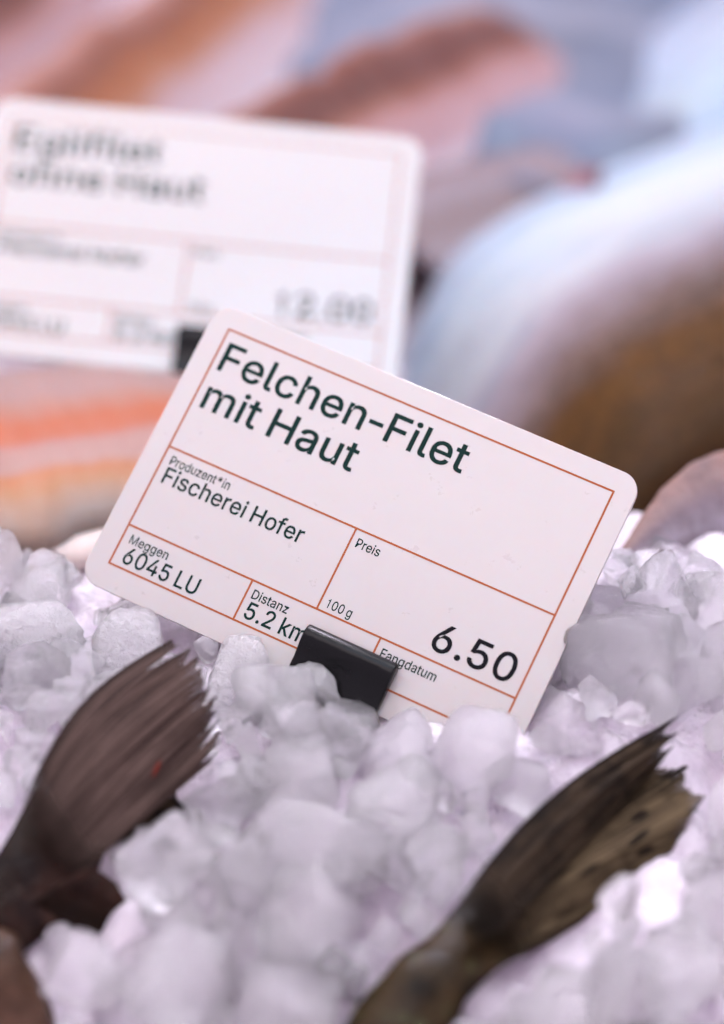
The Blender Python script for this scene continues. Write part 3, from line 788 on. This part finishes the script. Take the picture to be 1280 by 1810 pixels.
def price_tag(rv, t, title, price, label, clip_label, cx0, size=1.0):
    mtx = tag_matrix(rv, tuple(q * size for q in t)) @ Matrix.Scale(size, 4)
    root = empty('price_card', (0, 0, 0), label, 'price card', 'white plastic price cards')
    root.matrix_world = mtx
    link('card_panel', mesh('card_panel', *card_geo(), smooth_shade=False), M['card'], root)
    link('ruled_lines', mesh('ruled_lines', *rule_geo(RULES), smooth_shade=False), M['ink_red'], root)
    link('lettering', mesh('lettering', *text_geo(title + GREEN + SMALL), smooth_shade=False), M['ink_green'], root)
    link('price_figures', mesh('price_figures', *text_geo(price), smooth_shade=False), M['ink_black'], root)
    c = empty('card_clip', (0, 0, 0), clip_label, 'clip', 'black clips holding the price cards')
    c.matrix_world = mtx
    link('front_jaw', mesh('front_jaw', *extrude_profile(FRONT_JAW, cx0, cx0 + 16.6)), M['black'], c)
    link('back_jaw', mesh('back_jaw', *extrude_profile(BACK_JAW, cx0 + 0.4, cx0 + 16.2)), M['black'], c)
    stem = [(-35.5, 1.6), (-35.5, -2.0), (-58, -2.0), (-60, 0), (-58, 1.6)]
    link('stem', mesh('stem', *extrude_profile(stem, cx0 + 6.0, cx0 + 11.4)), M['black'], c)
    for o in c.children:
        md = o.modifiers.new('round', 'BEVEL')
        md.width = 0.00025
        md.segments = 2
        md.limit_method = 'ANGLE'
        md.angle_limit = math.radians(40)
    return root


FRONT = ((-0.2377, 0.2098, 0.4323), (-0.7272, 3.0337, 405.4537))
REAR = ((-0.4213, 0.0006, 0.1046), (-31.2582, -49.1881, 441.9695))
front_card = price_tag(*FRONT, [('Felchen-Filet', -35.2, 15.85, 5.15, 47.0), ('mit Haut', -34.9, 8.6, 5.15, 29.4)], [('6.50', 19.8, -13.3, 4.75, 14.7)],
                       'sharp white price card lettered Felchen-Filet mit Haut, tilted in the ice', 'black clip gripping the sharp tilted price card, lower half in ice', 0.3)
price_tag(*REAR, [('Eglifilet', -35.2, 15.85, 5.15, 27.4), ('ohne Haut', -34.9, 8.6, 5.15, 36.0)], [('12.00', 17.0, -13.3, 4.75, 17.4)],
          'blurred white price card lettered Eglifilet ohne Haut, behind the sharp card', 'black clip under the blurred rear price card, partly hidden by the front card', 0.2, 1.12)
bpy.context.view_layer.update()

# ------------------------------------------------------------------ fish standing tail up in the ice
rnd = random.Random(5)


def jagged(n, amp, seed, fine=0.02):
    r = random.Random(seed)
    cuts = sorted(r.random() for _ in range(n))

    def f(t, j):
        k = sum(1 for c in cuts if c < t)
        lo = cuts[k - 1] if k else 0
        hi = cuts[k] if k < len(cuts) else 1
        w = (t - lo) / max(1e-6, hi - lo)
        return -amp * ((k * 7919 % 13) / 13) * 0.5 - amp * abs(w - 0.55) * 1.3 + fine * math.sin(j * 12.9898) * 0.5
    return f


M['fin_left'] = fin_mat('smoky_fin', (0.0147, 0.0087, 0.0072), (0.0451, 0.0280, 0.0226), (0.0980, 0.0656, 0.0544), None, None, 75, (0.0107, 0.0057, 0.0040), True, fleck=(0.66, 0.56))
M['fin_right'] = fin_mat('spotted_fin', (0.0180, 0.0120, 0.0066), (0.0629, 0.0446, 0.0232), (0.1080, 0.0790, 0.0444), (0.0041, 0.0024, 0.0016), None, 70, (0.0096, 0.0063, 0.0035), True, 0.4, 0.34)
M['fin_dark'] = fin_mat('dark_fin', (0.0056, 0.0034, 0.0021), (0.0232, 0.0148, 0.0086), (0.0464, 0.0311, 0.0180), (0.0028, 0.0017, 0.0011), None, 50, (0.0065, 0.0038, 0.0021), True, 0.6)
M['skin_left'] = skin_mat('dark_skin', [(0.0, (0.012, 0.0075, 0.005)), (0.35, (0.012, 0.0065, 0.0045)), (0.75, (0.030, 0.014, 0.010)), (1.0, (0.05, 0.027, 0.020))],
                          (0.006, 0.004, 0.004), 130, (0.08, 0.35), 0, 0.75)
M['skin_right'] = skin_mat('olive_skin', [(0.0, (0.030, 0.019, 0.008)), (0.5, (0.017, 0.011, 0.005)), (1.0, (0.040, 0.026, 0.012))],
                           (0.004, 0.003, 0.002), 150, (0.2, 0.45), 0, 0.85, (0.045, 0.05, 0.022))
M['skin_tan'] = skin_mat('tan_skin', [(0.0, (0.05, 0.027, 0.016)), (0.4, (0.085, 0.046, 0.030)), (1.0, (0.11, 0.066, 0.046))], (0.022, 0.012, 0.008), 110, (0.3, 0.5), 0, 0.8)

LF_UP = [(-150, 1720), (-70, 1605), (5, 1498), (40, 1432), (66, 1390)]
LF_LO = [(-40, 1850), (30, 1700), (100, 1632), (160, 1575), (194, 1486)]
fl = empty('fish', G(60, 1560, 0), 'dark fish with a smoky brown tail fin raised, left of the sharp card', 'fish', 'fish with tails out of the ice')
body('fish_body', LF_UP, LF_LO, tuple(D(q) for q in (0.353, 0.352, 0.356, 0.362)), (0.55, 0.10), M['skin_left'], fl, seed=2)


def jag_left(t, j):
    k = t * 15
    w = k - int(k)
    tooth = [0.02, 0.13, 0.05, 0.02, 0.01, 0.03, 0.05, 0.03, 0.07, 0.10, 0.04, 0.09, 0.04, 0.08, 0.03, 0.0][int(k)]
    return -1.5 * tooth * (w if int(k) != 1 else 1 - abs(2 * w - 1)) + 0.003 * math.sin(j * 7.7) + 0.003 * math.sin(j * 2.9)


fin('tail_fin', [(30, 1446), (40, 1496), (72, 1540), (120, 1560), (172, 1522)],
    [(304, 1130), (335, 1140), (352, 1160), (362, 1195), (380, 1222), (393, 1262), (395, 1300), (384, 1338), (350, 1362)],
    D(0.3570) - 0.0036, (D(0.381), D(0.376)), M['fin_left'], fl, bow=(-30, -36), nv=320, nu=34, jag=jag_left, thick=(0.0022, 0.0002), arch=0.0035)
fin('tail_fin', [(150, 1450), (196, 1476), (190, 1510)], [(312, 1398), (340, 1432), (368, 1486), (330, 1560), (250, 1580)],
    D(0.3645), D(0.372), M['fin_dark'], fl, nv=80, nu=16, jag=lambda t, j: -0.05 * abs(math.sin(t * 22)), thick=(0.002, 0.0004))
fin('anal_fin', [(48, 1604), (96, 1566), (160, 1530)], [(192, 1694), (206, 1660), (205, 1615), (232, 1603), (205, 1560)],
    D(0.3545), D(0.3575), M['skin_left'], fl, nv=70, nu=16, jag=lambda t, j: -0.04 * abs(math.sin(t * 13)), thick=(0.005, 0.0012))

t2 = empty('fish', G(30, 1750, 0), 'tan speckled fish flank buried in ice at the lower left corner', 'fish', 'fish with tails out of the ice')
body('fish_body', [(-90, 1640), (0, 1642), (30, 1655), (52, 1700)], [(-160, 1900), (-30, 1900), (60, 1880), (100, 1830)], tuple(D(q) for q in (0.343, 0.343, 0.342, 0.341)), 0.5, M['skin_tan'], t2, seed=6)

RF_UP = [(560, 1900), (622, 1792), (690, 1704), (776, 1640), (850, 1556), (900, 1500)]
RF_LO = [(780, 1930), (808, 1830), (822, 1770), (880, 1712), (965, 1660), (1000, 1560)]
fr = empty('fish', G(760, 1740, 0), 'olive brown fish with a spotted forked tail leaning right across the ice', 'fish', 'fish with tails out of the ice')
body('fish_body', RF_UP, RF_LO, tuple(D(q) for q in (0.332, 0.335, 0.340, 0.350, 0.358)), (0.75, 0.08), M['skin_right'], fr, seed=3)
fin('tail_fin', [(815, 1620), (842, 1652), (870, 1685), (905, 1702)], [(1180, 1336), (1205, 1338), (1232, 1352), (1258, 1385), (1256, 1420), (1238, 1465), (1196, 1518), (1150, 1560), (1060, 1618)],
    (D(0.3470) - 0.005, D(0.3450) - 0.004), (D(0.377), D(0.362)), M['fin_right'], fr, bow=(0, -8), nv=300, nu=34,
    jag=lambda t, j: -0.075 * abs(math.sin(t * 19 + 1)) ** 0.6 - 0.012 * abs(math.sin(t * 61)) + 0.006 * math.sin(j * 5.3), thick=(0.0022, 0.0002), arch=0.002)
fin('tail_fin', [(772, 1646), (790, 1650), (815, 1668), (842, 1678), (868, 1672)], [(1203, 1264), (1208, 1284), (1196, 1304), (1190, 1326), (1168, 1352)],
    (D(0.3430) - 0.0062, D(0.3420) - 0.0062), (D(0.376), D(0.3735)), M['fin_dark'], fr, bow=(-24, -38), nv=200, nu=34, jag=lambda t, j: -0.07 * abs(math.sin(t * 11)) + 0.006 * math.sin(j * 4.1), thick=(0.0030, 0.0002), arch=0.002)

# ------------------------------------------------------------------ fillets behind
def fillet(name, axis, half, thick, lift, stops, label, mat=None, n=44, group='fish fillets laid behind the price cards', rough=0.5, taper=(0.25, 0.25), seed=1, depth_tilt=0.0):
    """axis: photo positions with level h above the ice line; half: half width in mm across the counter"""
    pts = [G(x, y, h / 1000 + lift / 1000)  for x, y, h in axis]
    cur = catmull([tuple(q) for q in pts], n)
    rings = []
    for i, c in enumerate(cur):
        t = i / n
        k = min(1, (t + 0.002) / taper[0]) if t < taper[0] else min(1, (1.002 - t) / taper[1]) if t > 1 - taper[1] else 1
        k = max(0.03, math.sqrt(max(0, 1 - (1 - k) ** 2)))
        a_, b_ = cur[max(0, i - 1)], cur[min(n, i + 1)]
        d = (Vector(b_) - Vector(a_)).normalized()
        s = d.cross(Vector((0, 0, 1))).normalized()
        up = Vector((0, 0, 1))
        s = (s - up * depth_tilt).normalized()
        k *= 1 + 0.14 * noise.noise(Vector((t * 5, seed * 7.3, 0))) + 0.06 * noise.noise(Vector((t * 17, seed * 3.3, 0)))
        rings.append((Vector(c) + s * (0.0015 * noise.noise(Vector((t * 9, seed, 3)))), s * (half / 1000 * k), s.cross(d).normalized() * (thick / 1000 * k)))
    V, Fc, U = loft(rings, 36)
    V = bumpy(bumpy(V, 0.0022, 38, seed), 0.0008, 130, seed)
    o = link(name, mesh(name, V, Fc, U, True, True), mat or flesh_mat(name + '_flesh', stops, rough))
    return tag(o, label, 'fish fillet', group)


BROWN, PINK, WHITE = (0.1487, 0.0382, 0.0187), (0.3740, 0.2210, 0.2210), (0.5950, 0.5100, 0.5610)
SH = [(0.0, (0.2374, 0.1187, 0.0949)), (0.10, (0.1345, 0.0396, 0.0222)), (0.17, (0.0752, 0.0127, 0.0048)), (0.38, (0.0673, 0.0103, 0.0040)), (0.47, (0.1741, 0.0593, 0.0356)), (0.56, (0.2611, 0.1424, 0.1424)), (0.80, (0.3007, 0.1978, 0.2136)), (0.90, (0.3956, 0.3402, 0.3719))]
SH2 = [(0.0, (0.2690, 0.1503, 0.1345)), (0.10, (0.1899, 0.0673, 0.0396)), (0.17, (0.1029, 0.0237, 0.0079)), (0.34, (0.1899, 0.0514, 0.0063)), (0.44, (0.2294, 0.0949, 0.0475)), (0.54, (0.2927, 0.1978, 0.2057)), (0.84, (0.3956, 0.3402, 0.3719))]
fillet('fillet', [(700, 420, 0), (780, 395, 0), (900, 360, 0), (1040, 320, 0)], 16, 4, 2, [(0.0, (0.1320, 0.0780, 0.0720)), (0.3, (0.1800, 0.1440, 0.1620)), (0.6, (0.1440, 0.1020, 0.1020)), (1.0, (0.2400, 0.2040, 0.2280))],  # added filler slab, its mauve stands for the shade in this gap
       'grey-mauve slab added as the shade in the gap between the blurred card and the white belly', seed=21, taper=(0.1, 0.2), depth_tilt=0.4)
fillet('fillet', [(-330, 300, 0), (-120, 170, 0), (60, 30, 2), (220, -90, 4)], 26, 6, 3, SH, 'pale fillet with a red-brown stripe, leftmost of the far pile', seed=3, depth_tilt=0.62)
fillet('fillet', [(60, 430, 0), (250, 225, 4), (420, 85, 6), (620, -60, 6)], 29, 6, 6, SH2, 'pale fillet with an amber stripe in the middle of the far pile', seed=5, depth_tilt=0.62, taper=(0.2, 0.35))
fillet('fillet', [(330, 415, 0), (560, 278, 5), (740, 194, 8), (962, 92, 5)], 22, 6, 9, SH, 'pale fillet with a brown stripe and white rim, rightmost of the far pile', seed=9, depth_tilt=0.62, taper=(0.2, 0.10))
CR = [(0.0, (0.62, 0.50, 0.42)), (0.5, (0.62, 0.55, 0.50)), (1.0, (0.42, 0.34, 0.32))]
BROAD = [(0.0, (0.1978, 0.1266, 0.1147)), (0.36, (0.2294, 0.1385, 0.1226)), (0.47, (0.2453, 0.1029, 0.0673)), (0.56, (0.2690, 0.0673, 0.0206)), (0.64, (0.2611, 0.0673, 0.0237)), (0.70, (0.2374, 0.1266, 0.1029)), (0.78, (0.2374, 0.1345, 0.1108)), (0.84, (0.2690, 0.0989, 0.0316)), (0.90, (0.2611, 0.1266, 0.0554)), (1.0, (0.2374, 0.1938, 0.1662))]
fillet('fillet', [(-420, 850, 0), (-100, 822, 1), (150, 785, 1), (420, 740, 0)], 29, 8.5, 3, BROAD, 'broad plump pink fillet with orange bands, directly below the blurred card', seed=11, taper=(0.1, 0.42))
fillet('fillet', [(-220, 985, 0), (0, 975, 0), (130, 962, 0), (300, 930, 0)], 9, 4, -3, CR, 'thin cream coloured fillet at the edge of the ice', seed=15)
fillet('fillet', [(120, 1165, 0), (200, 1130, 0), (290, 1115, 0), (420, 1140, 0)], 8, 3, -19, [(0, (0.45, 0.28, 0.22)), (0.5, (0.30, 0.17, 0.13)), (1, (0.5, 0.36, 0.34))],
       'small brownish fillet scrap under the low corner of the sharp card', seed=17)

# ------------------------------------------------------------------ whole fish behind on the right
M['white_fish'] = skin_mat('pale_skin', [(0.0, (0.2429, 0.2672, 0.3400)), (0.25, (0.2915, 0.3218, 0.3643)), (0.42, (0.2793, 0.3340, 0.3522)), (0.56, (0.1822, 0.2429, 0.3400)), (0.68, (0.3036, 0.3461, 0.3825)), (0.80, (0.1822, 0.2429, 0.3157)), (1.0, (0.2550, 0.2732, 0.3279))],
                           (0.36, 0.45, 0.58), 26, (0.18, 0.4), 0, 0.35, None, -1.0, (0.60, 0.72, 0.82))
M['char_fish'] = skin_mat('scaly_skin', [(0.0, (0.3301, 0.3588, 0.4162)), (0.10, (0.2727, 0.3373, 0.4090)), (0.18, (0.3732, 0.4090, 0.4377)), (0.34, (0.3444, 0.3516, 0.3660)), (0.46, (0.2153, 0.1794, 0.2009)), (0.58, (0.1220, 0.0825, 0.0718)), (0.68, (0.0789, 0.0359, 0.0100)), (1.0, (0.0287, 0.0144, 0.0057))],
                          (0.020, 0.011, 0.006), 40, (0.3, 0.5), 46, 0.15, None, 0.45, (0.68, 0.78, 0.86))


def whole_fish(ring_px, mat, label, seed, far=0.09, n=50, fins=()):
    """ring_px: (x1,y1,x2,y2,depth,bulge): belly edge and back edge of the lying body, belly first"""
    cur = catmull(ring_px, n)
    c0 = cur[n // 2]
    root = empty('whole_fish', P((c0[0] + c0[2]) / 2, (c0[1] + c0[3]) / 2, c0[4]), label, 'fish', 'whole fish lying behind on the right')
    rings = []
    for x1, y1, x2, y2, d, b in cur:
        A, B = P(x1, y1, d + far), P(x2, y2, d)
        s = (B - A) / 2
        nrm = (-FW * 0.75 + Vector((0, 0, 1)) * 0.5).normalized()
        rings.append(((A + B) / 2, s, nrm * (s.length * b * 0.55)))
    V, Fc, U = loft(rings, 40)
    part('fish_body', bumpy(V, 0.0015, 60, seed), Fc, mat, root, U)
    for nm, r, q, d1, d2, m in fins:
        fin(nm, r, q, d1, d2, m, root, nv=60, nu=16, thick=(0.003, 0.0008))
    return root


M['fin_pink'] = fin_mat('pinkish_fin', (0.2448, 0.1440, 0.1224), (0.3312, 0.2232, 0.2016), (0.4032, 0.3024, 0.2880), None, None, 10)
M['belly'] = skin_mat('pink_belly_skin', [(0.0, (0.20, 0.125, 0.11)), (0.22, (0.23, 0.165, 0.155)), (0.45, (0.17, 0.135, 0.15)), (0.7, (0.24, 0.21, 0.24)), (1.0, (0.2, 0.17, 0.19))], (0.11, 0.085, 0.09), 60, (0.3, 0.5), 0, 0.7)
M['fin_red'] = fin_mat('reddish_fin', (0.20, 0.10, 0.11), (0.26, 0.13, 0.14), (0.34, 0.22, 0.24), None, None, 20)
M['fin_pale'] = fin_mat('pale_fin', (0.50, 0.52, 0.58), (0.62, 0.64, 0.70), (0.72, 0.73, 0.78), None, None, 16)
whole_fish([(640, 960, 880, 1080, 0.462, 0.45), (690, 700, 1060, 1000, 0.464, 0.5), (770, 500, 1190, 870, 0.470, 0.5), (900, 385, 1330, 790, 0.480, 0.5), (1080, 300, 1520, 680, 0.492, 0.45), (1350, 200, 1760, 540, 0.505, 0.4)],
           M['char_fish'], 'white bellied fish with a dark scaly brown back, right of the cards', 4)
whole_fish([(890, 560, 980, 480, 0.565, 0.3), (960, 370, 1120, 500, 0.570, 0.5), (1040, 200, 1290, 470, 0.578, 0.55), (1130, 85, 1450, 420, 0.590, 0.55), (1290, -40, 1640, 320, 0.606, 0.5), (1500, -160, 1800, 150, 0.620, 0.4)],
           M['white_fish'], 'pale silvery fish behind the brown backed one, at the upper right', 8,
           fins=[('pectoral_fin', [(1060, 350), (1060, 320), (1065, 290)], [(985, 375), (995, 340), (1010, 305)], 0.560, 0.565, M['fin_red'])])
ff = empty('fish', G(1210, 880, 0.0), 'pinkish pale fish belly resting on ice beyond the card corner at the right', 'fish', 'fish with tails out of the ice')
body('fish_body', [(1086, 985), (1120, 935), (1165, 865), (1225, 815), (1320, 785)], [(1108, 1000), (1160, 985), (1215, 975), (1280, 970), (1350, 975)], (0.425, 0.43, 0.434, 0.438, 0.44), (0.25, 0.25), M['belly'], ff, seed=12)

# crumpled bluish plastic sheet at the back of the counter
a = N('blue_sheet')
p = a.pos()
a.l(a.ramp(a.noise(p, 22, 3), [(0.3, (0.036, 0.052, 0.085)), (0.55, (0.060, 0.088, 0.14)), (0.75, (0.088, 0.10, 0.16))]), a.b.inputs['Base Color'])
a.set(Roughness=0.3, Coat_Weight=0.4)
V, Fc = [], []
nx, ny = 60, 40
c0 = G(980, 60, 0)
for j in range(ny + 1):
    for i in range(nx + 1):
        x, y = lerp(-0.02, 0.36, i / nx), lerp(0.20, 0.50, j / ny)
        V.append((x, y, -0.014 + 0.012 * noise.noise(Vector((x * 16, y * 16, 4))) + 0.004 * noise.noise(Vector((x * 45, y * 45, 4)))))
for j in range(ny):
    for i in range(nx):
        k = j * (nx + 1) + i
        Fc.append((k, k + 1, k + nx + 2, k + nx + 1))
nv_ = len(V)
V += [(v[0], v[1], v[2] - 0.0015) for v in V]
Fc += [tuple(nv_ + k for k in f[::-1]) for f in Fc]
sh = link('plastic_sheet', mesh('plastic_sheet', V, Fc), a.m)
tag(sh, 'blue-grey rumpled plastic sheet far behind the fillets', 'sheet')

# ------------------------------------------------------------------ lumps of ice
def chunk_mesh(seed, sub=4, frost=1.0):
    r = random.Random(seed)
    bm = bmesh.new()
    bmesh.ops.create_icosphere(bm, subdivisions=sub, radius=1)
    pl = []
    for _ in range(r.randint(9, 17)):
        v = Vector((r.gauss(0, 1), r.gauss(0, 1), r.gauss(0, 1))).normalized()
        pl.append((v, r.uniform(0.55, 1.0)))
    pw = r.uniform(24, 64)
    off = Vector((r.uniform(-50, 50), r.uniform(-50, 50), r.uniform(-50, 50)))
    st = Vector((r.uniform(0.75, 1.25), r.uniform(0.8, 1.2), r.uniform(0.65, 1.0)))
    for v in bm.verts:
        d = v.co.normalized()
        s = sum(max(0, n.dot(d) / q) ** pw for n, q in pl) + 0.75 ** pw * 0.2
        R = s ** (-1 / pw)
        R = min(R, 1.3)
        R *= 1 + 0.10 * noise.noise(d * 1.7 + off) + 0.05 * noise.noise(d * 4.5 + off)
        R += frost * (0.020 * noise.noise(d * 11 + off) + 0.010 * noise.noise(d * 24 + off))
        v.co = Vector((d.x * R * st.x, d.y * R * st.y, d.z * R * st.z))
    big = max(v.co.length for v in bm.verts)
    for v in bm.verts:
        v.co *= min(1.0, 1.12 / big)
    me = bpy.data.meshes.new('ice_chunk')
    bm.to_mesh(me)
    bm.free()
    me.polygons.foreach_set('use_smooth', [True] * len(me.polygons))
    return me


PROTO = {}
for kind, mat, fr_ in (('ice', 'ice', 0.5), ('frosty_ice', 'frosty_ice', 1.4), ('clear_ice', 'clear_ice', 0.45)):
    PROTO[kind] = []
    for k in range(14 if kind == 'ice' else 8):
        me = chunk_mesh(hash((len(kind), k)) % 99991 + k * 31, 4, fr_)
        me.materials.append(M[mat])
        PROTO[kind].append(me)

ri = random.Random(21)
placed = []


def chunk(c, r, kind, label, group, rot=None, squash=(1, 1, 1)):
    o = bpy.data.objects.new('ice_chunk', ri.choice(PROTO[kind]))
    COL.objects.link(o)
    o.location = c
    o.rotation_euler = rot or (ri.uniform(0, 6.28), ri.uniform(0, 6.28), ri.uniform(0, 6.28))
    o.scale = tuple(1.28 * r * q for q in squash)
    placed.append((Vector(c), r * 1.15))
    return tag(o, label, 'ice chunk', group)


GR = 'larger lumps of crushed ice'
HEROES = [  # x, y, radius px, level mm, kind, label
    (245, 1185, 82, -2, 'frosty_ice', 'broad frosty ice lump behind the raised left tail fin'),
    (50, 1150, 100, 0, 'frosty_ice', 'big granular ice lump at the left edge level with the card corner'),
    (60, 1040, 55, -2, 'ice', 'rounded ice lump below the cream fillet at the left edge'),
    (430, 1215, 70, -1, 'frosty_ice', 'bubbly ice lump between the left tail fin and the black clip'),
    (500, 1245, 78, 0, 'ice', 'pale ice lump under the left end of the black clip'),
    (556, 1212, 42, 0, 'frosty_ice', 'grainy little grey ice lump touching the clip face'),
    (615, 1300, 78, 1, 'ice', 'pointed ice lump standing before the black clip'),
    (712, 1330, 82, 1, 'ice', 'ice lump at the right foot of the black clip'),
    (840, 1335, 98, 3, 'ice', 'large faceted ice lump covering the bottom edge of the sharp card'),
    (540, 1390, 98, 3, 'ice', 'large smooth ice lump below the black clip'),
    (925, 1390, 72, 1, 'ice', 'ice lump right of the large faceted lump below the card'),
    (690, 1440, 85, 4, 'ice', 'hazy ice lump in the middle below the clip'),
    (1060, 1075, 62, 2, 'clear_ice', 'clear ice lump touching the right edge of the sharp card'),
    (1175, 1085, 80, 4, 'clear_ice', 'clear faceted ice lump right of the sharp card'),
    (1095, 1195, 92, 2, 'clear_ice', 'big clear ice lump between the card and the spotted tail tip'),
    (1225, 1210, 88, 4, 'clear_ice', 'glassy ice lump above the spotted tail tip at the right edge'),
    (1000, 1270, 70, -1, 'clear_ice', 'clear ice lump at the low right corner of the sharp card'),
    (985, 1180, 50, -2, 'clear_ice', 'dim little ice lump in the gap beside the card edge'),
    (1270, 1090, 75, 4, 'ice', 'ice lump cut by the right edge beside the clear lumps'),
    (1190, 1010, 70, -1, 'ice', 'soft ice lump below the pinkish fish belly'),
    (277, 1530, 80, 10, 'clear_ice', 'rounded clear ice lump lodged under the left tail fin'),
    (140, 1712, 66, 8, 'clear_ice', 'pale ice lump lying on the fish at the lower left'),
    (545, 1500, 110, 5, 'ice', 'broad blurred ice lump left of centre before the clip'),
    (430, 1560, 80, 4, 'ice', 'blurred ice lump right of the rounded clear one'),
    (560, 1620, 105, 5, 'ice', 'blurred ice lump in the lower middle of the heap'),
    (400, 1420, 70, 2, 'clear_ice', 'shadowed ice lump under the tip of the left tail fin'),
    (765, 1505, 72, 3, 'ice', 'blurred ice lump left of the spotted tail root'),
    (1095, 1600, 42, 14, 'clear_ice', 'small grey ice lump resting against the spotted tail'),
    (1205, 1715, 105, 10, 'ice', 'large blurred ice lump in the mound at the lower right'),
    (990, 1795, 100, 8, 'ice', 'large blurred ice lump beside the olive fish body'),
    (1115, 1745, 92, 10, 'ice', 'blurred ice lump in the middle of the right mound'),
    (1268, 1650, 80, 6, 'ice', 'blurred ice lump at the right edge under the spotted tail'),
    (330, 1740, 110, 5, 'ice', 'pinkish blurred ice lump near the bottom left'),
    (500, 1770, 110, 5, 'ice', 'pinkish blurred ice lump near the bottom middle'),
]
CM = tag_matrix(*FRONT).inverted()
CMI = tag_matrix(*FRONT)
for x, y, rp, lv, kind, lab in HEROES:
    c = G(x, y, lv / 1000)
    d = PX(c)[2]
    lc = CM @ c
    rr = rp / F * d * 1.1
    if abs(lc.x) < 0.0403 + rr * 0.6 and lc.y > -0.027 - rr * 0.5 and abs(lc.z) < rr:
        # keep the lump clear of the card: move it along the card's normal
        c = CMI @ Vector((lc.x, lc.y, rr if lc.z > -0.001 else -rr))
    chunk(c, rp / F * d, kind, lab, GR)

CARDPOLY = [(375, 555), (1125, 845), (905, 1310), (740, 1262), (660, 1262), (510, 1188), (160, 1015)]
TANPOLY = [(0, 1640), (40, 1655), (68, 1730), (96, 1810), (0, 1810)]
LEFTPOLY = [(0, 1500), (62, 1392), (112, 1292), (200, 1200), (304, 1130), (345, 1150), (395, 1280), (384, 1338), (300, 1400), (196, 1470), (205, 1560), (232, 1603), (205, 1690), (140, 1625), (60, 1605), (0, 1640)]
RIGHTPOLY = [(620, 1800), (690, 1704), (776, 1640), (955, 1432), (1100, 1340), (1203, 1264), (1265, 1390), (1245, 1470), (1150, 1570), (1050, 1625), (985, 1670), (880, 1712), (815, 1800)]
CM = tag_matrix(*FRONT).inverted()


def zone(px, py):
    if px > 860 and py > 1560:
        return 'of the mound right of the olive fish body'
    if px > 900 and py < 1330:
        return 'in the heap right of the sharp card'
    if px < 420 and py < 1400:
        return 'in the heap around the raised left tail'
    if py > 1560:
        return 'along the near edge between the fish'
    return 'in the heap before the clip, between the tails'


LOOK = {'ice': 'cloudy', 'frosty_ice': 'frosty', 'clear_ice': 'clear'}
count = 0
for step, (r0, r1, tries) in enumerate([(0.0065, 0.0100, 500), (0.004, 0.0065, 1100), (0.0018, 0.0038, 3200)]):
    for _ in range(tries):
        if len(placed) >= 298:
            break
        x, y = ri.uniform(-0.12, 0.12), ri.uniform(-0.125, 0.085)
        r = ri.uniform(r0, r1)
        re = r * 1.5
        z = heap(x, y) + ri.uniform(-0.25, 0.35) * r
        c = Vector((x, y, z))
        px, py, d = PX(c)
        rp = re / d * F
        if not (-rp < px < 1280 + rp and 900 < py < 1810 + rp):
            continue
        if any((c - q).length < (r + s) * 0.50 for q, s in placed):
            continue
        fl_d = lerp(0.371, 0.392, (1560 - py) / 430)
        fr_d = lerp(0.358, 0.387, (1720 - py) / 455)
        if (d - 1.1 * r < fl_d and near(LEFTPOLY, px, py, rp * 0.8)) or (d - 1.1 * r < fr_d and near(RIGHTPOLY, px, py, rp * 0.8)):
            continue
        if near(TANPOLY, px, py, rp * 0.8):
            continue
        lc = CM @ c
        if lc.z > -0.002 and near(CARDPOLY, px, py, rp):
            continue
        if abs(lc.z) < re and abs(lc.x) < 0.0403 + re * 0.7 and lc.y > -0.027 - re * 0.5:
            continue
        if px < 330 and py < 1120 - 60 and px > 150:
            continue
        if px > 1000 and py - rp < 945 and d > 0.40:
            continue
        if py < 1000 and px < 1000:
            continue
        count += 1
        kind = ri.choices(('ice', 'frosty_ice', 'clear_ice'), (0.6, 0.15, 0.25) if not (px > 900 and py < 1330) else (0.3, 0.1, 0.6))[0]
        size = 'ice lump' if r > 0.006 else 'small ice lump' if r > 0.0036 else 'tiny ice chip'
        chunk(c, r, kind, LOOK[kind] + ' ' + size + ' ' + zone(px, py), 'ice ' + zone(px, py))
